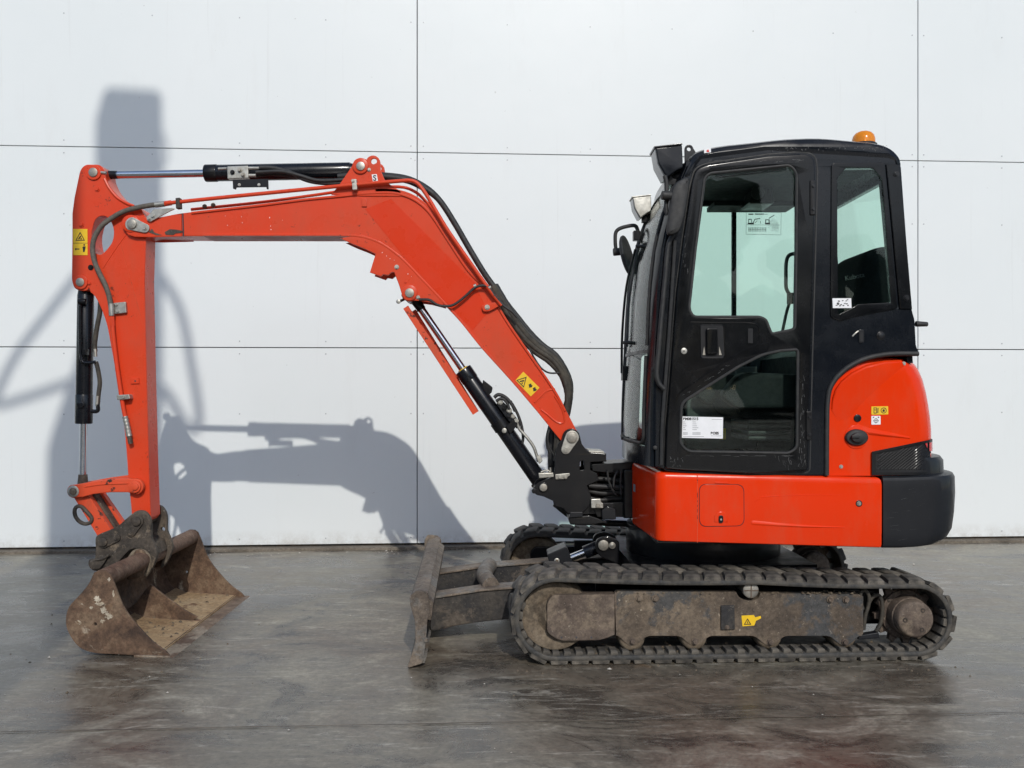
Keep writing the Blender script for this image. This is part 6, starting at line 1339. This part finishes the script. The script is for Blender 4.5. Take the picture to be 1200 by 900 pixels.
for v_ in (4.62, 4.74):
    MB().tube([(0.88, v_, 0.94), (0.86, v_, 1.15), (0.84, v_, 1.30), (0.85, v_, 1.42)], 0.011, 8, 4).build('travel_lever', 'rubber', cab)
    MB().prism(fillet([(0.78, 0.96), (0.92, 0.94), (0.93, 0.955), (0.79, 0.975)], 0.004), v_ - 0.04, v_ + 0.04, FU, 0.003).build('pedal', 'frame_black', cab)
MB().box(1.0, 1.40, CF - 0.10, CF - 0.05, 0.95, 1.42, FU, 0.01).build('side_console', 'interior_grey', cab)
MB().box(1.13, 1.16, CF - 0.36, CF - 0.34, 1.02, 1.08, FU).build('fuse_sticker', 'decal_yellow', cab)
MB().box(1.50, 1.58, CN_ + 0.07, CN_ + 0.11, 0.94, 1.14, FU, 0.01).build('lock_lever_post', 'interior_grey', cab)
gx_ = [(933, 297), (925, 299), (921.5, 307), (921, 325), (921.5, 338), (926, 346), (929, 350)]
MB().tube([P(a, b, CN_ + 0.07) for a, b in gx_], 0.009, 8, 4).build('inside_handle', 'rubber', cab)
MB().tube([P(a, b, CN_ + 0.07) for a, b in ((927, 350), (922, 365), (917, 388), (912, 410))], 0.0075, 8, 4).build('lock_lever', 'rubber', cab); MB().box(pu(923, 4.34), pu(930, 4.34), 4.33, 4.36, pz(356, 4.34), pz(343, 4.34), FU, 0.006).build('lever_knuckle', 'rubber', cab)
MB().prism(fillet([(pu(872, 4.9), pz(243, 4.9)), (pu(902, 4.9), pz(243, 4.9)), (pu(899, 4.9), pz(222, 4.9)), (pu(880, 4.9), pz(219, 4.9))], 0.02), 4.8, 5.0, FU, 0.012).build('ceiling_radio', 'frame_black', cab)
MB().cyl(P(888, 226, 4.8), P(888, 226, 4.78), 0.035, None, 16, 0.004).build('ceiling_speaker', 'rubber', cab)
MB().prism(fillet([(pu(835, 5.0), pz(243, 5.0)), (pu(930, 5.0), pz(243, 5.0)), (pu(930, 5.0), pz(238, 5.0)), (pu(835, 5.0), pz(238, 5.0))], 0), 4.95, 5.15, FU, 0.004).build('ceiling_tray', IN, cab)
# lift chart printed on clear film, stuck on the far window
fdp = CF - 0.0232
q = MB()
def fbar(x0, y0, x1, y1, wd): 
    a, b = Vector((x0, y0)), Vector((x1, y1)); t = (b - a).normalized(); n = Vector((-t.y, t.x)) * wd / 2
    q.add([P(p.x, p.y, fdp) for p in (a + n, a - n, b - n, b + n)], [(0, 1, 2, 3)])
for l in ((874.5, 248.6, 915.5, 249), (915.5, 249, 915, 275.3), (915, 275.3, 874.3, 274.5), (874.3, 274.5, 874.5, 248.6)): fbar(*l, 0.35)
fbar(874.5, 263.4, 914, 263.8, 0.3)
for x0, y0, x1, y1, w_ in ((877, 257, 880.5, 257, 1.0), (877.2, 257, 877.2, 261, .7), (880.7, 257, 880.7, 261, .7), (876.3, 262, 883.5, 262, 1.8), (883, 261, 884.5, 257, .8), (884.5, 257, 891, 256, .9), (884.5, 261.5, 887.5, 258.5, .5), (891.2, 259, 891.2, 262, .6),
                           (897.5, 257.5, 900.5, 257.5, 1), (897.3, 257, 897.3, 261, 1), (901.3, 257, 901.3, 262, 1.2), (896.5, 262, 902.5, 262, 2.0), (901, 256, 907.5, 252, .9), (877, 251, 883, 251, 1.4), (884.5, 250.9, 895.5, 250.9, 1.2), (896, 251, 899.5, 251, .6)): fbar(x0, y0, x1, y1, w_)
for j in range(3):
    for k in range(11): fbar(877 + k * 1.95, 267.2 + j * 1.7, 878.4 + k * 1.95, 267.2 + j * 1.7, 0.9)
stuff(q.build('lift_chart', 'decal_ink', cab, 0))
q = MB()
for k in range(60):
    a = random.uniform(0, 6.28); r_ = 6 * math.sqrt(random.random()); fbar(906 + r_ * math.cos(a), 264.5 + r_ * math.sin(a) * 1.1, 906.8 + r_ * math.cos(a), 264.7 + r_ * math.sin(a) * 1.1, .35)
for k in range(7): q_ = 2.2 + k * 0.95; [fbar(902.5 + q_ * math.cos(R(t)) * 1.25, 266 - q_ * math.sin(R(t)) * 1.3, 902.5 + q_ * math.cos(R(t + 9)) * 1.25, 266 - q_ * math.sin(R(t + 9)) * 1.3, .22) for t in range(-40, 75, 10)]
stuff(q.build('lift_chart', 'ink_grey', cab, 0))

# scuffs and scratches on the door edge and lower cab
mb = MB(); r_ = random.Random(11)
def scr(px, py, l, a, wd, d):
    t = Vector((math.cos(a), math.sin(a))); n = Vector((-t.y, t.x)); pts = []
    for k in range(5): pts.append((px + t.x * l * (k / 4 - .5) + n.x * wd * r_.uniform(.2, 1) , py + t.y * l * (k / 4 - .5) + n.y * wd * r_.uniform(.2, 1)))
    for k in range(4, -1, -1): pts.append((px + t.x * l * (k / 4 - .5) - n.x * wd * r_.uniform(.2, 1), py + t.y * l * (k / 4 - .5) - n.y * wd * r_.uniform(.2, 1)))
    mb.add([P(a_, b_, d) for a_, b_ in pts], [tuple(range(10))])
for k in range(26): scr(941 + r_.gauss(0, 2.2), r_.uniform(430, 545), r_.uniform(2, 9), R(r_.gauss(90, 10)), r_.uniform(.06, .3), DN - 0.0006)
for k in range(20): scr(r_.uniform(905, 946), r_.uniform(533, 549), r_.uniform(1.5, 7), R(r_.gauss(85, 14)), r_.uniform(.06, .25), DN - 0.0006)
for k in range(16): scr(r_.uniform(800, 930), 534 + r_.uniform(-.6, .9), r_.uniform(4, 16), R(r_.gauss(1, 2)), r_.uniform(.05, .18), DN - 0.0006)
for k in range(14): scr(r_.uniform(784, 800), r_.uniform(535, 548), r_.uniform(1, 4), R(r_.gauss(95, 30)), r_.uniform(.1, .3), DN - 0.0006)
for k in range(18): scr(r_.uniform(835, 945), 0, 1, 0, 0, DN) if False else scr(r_.uniform(826, 940), 190 - (r_.random()) * 3 - 0.0, r_.uniform(3, 10), R(r_.gauss(-5, 3)), r_.uniform(.1, .28), DN - 0.0006)
for k in range(22):
    t = r_.random(); scr(866 - 66 * t + r_.gauss(0, .8), 421 + 43 * t + r_.gauss(0, .8), r_.uniform(1.5, 5), R(r_.gauss(147, 12)), r_.uniform(.05, .18), DN - 0.0006)
for k in range(10): scr(r_.uniform(798, 806), r_.uniform(250, 330), r_.uniform(2, 6), R(r_.gauss(98, 8)), r_.uniform(.1, .25), DN - 0.0006)
for k in range(46): scr(r_.uniform(905, 1040), 174 + r_.gauss(0, 1.6), r_.uniform(.6, 2.2), R(r_.uniform(0, 180)), r_.uniform(.2, .5), CN_ - 0.0068)
for k in range(13): x_ = r_.uniform(1042, 1080); scr(x_, r_.uniform(566, 634), r_.uniform(3, 12), R(r_.gauss(-8, 6)), r_.uniform(.04, .10), UN - 0.0055)
stuff(mb.build('scuff_marks', 'scuff', cab, 0))
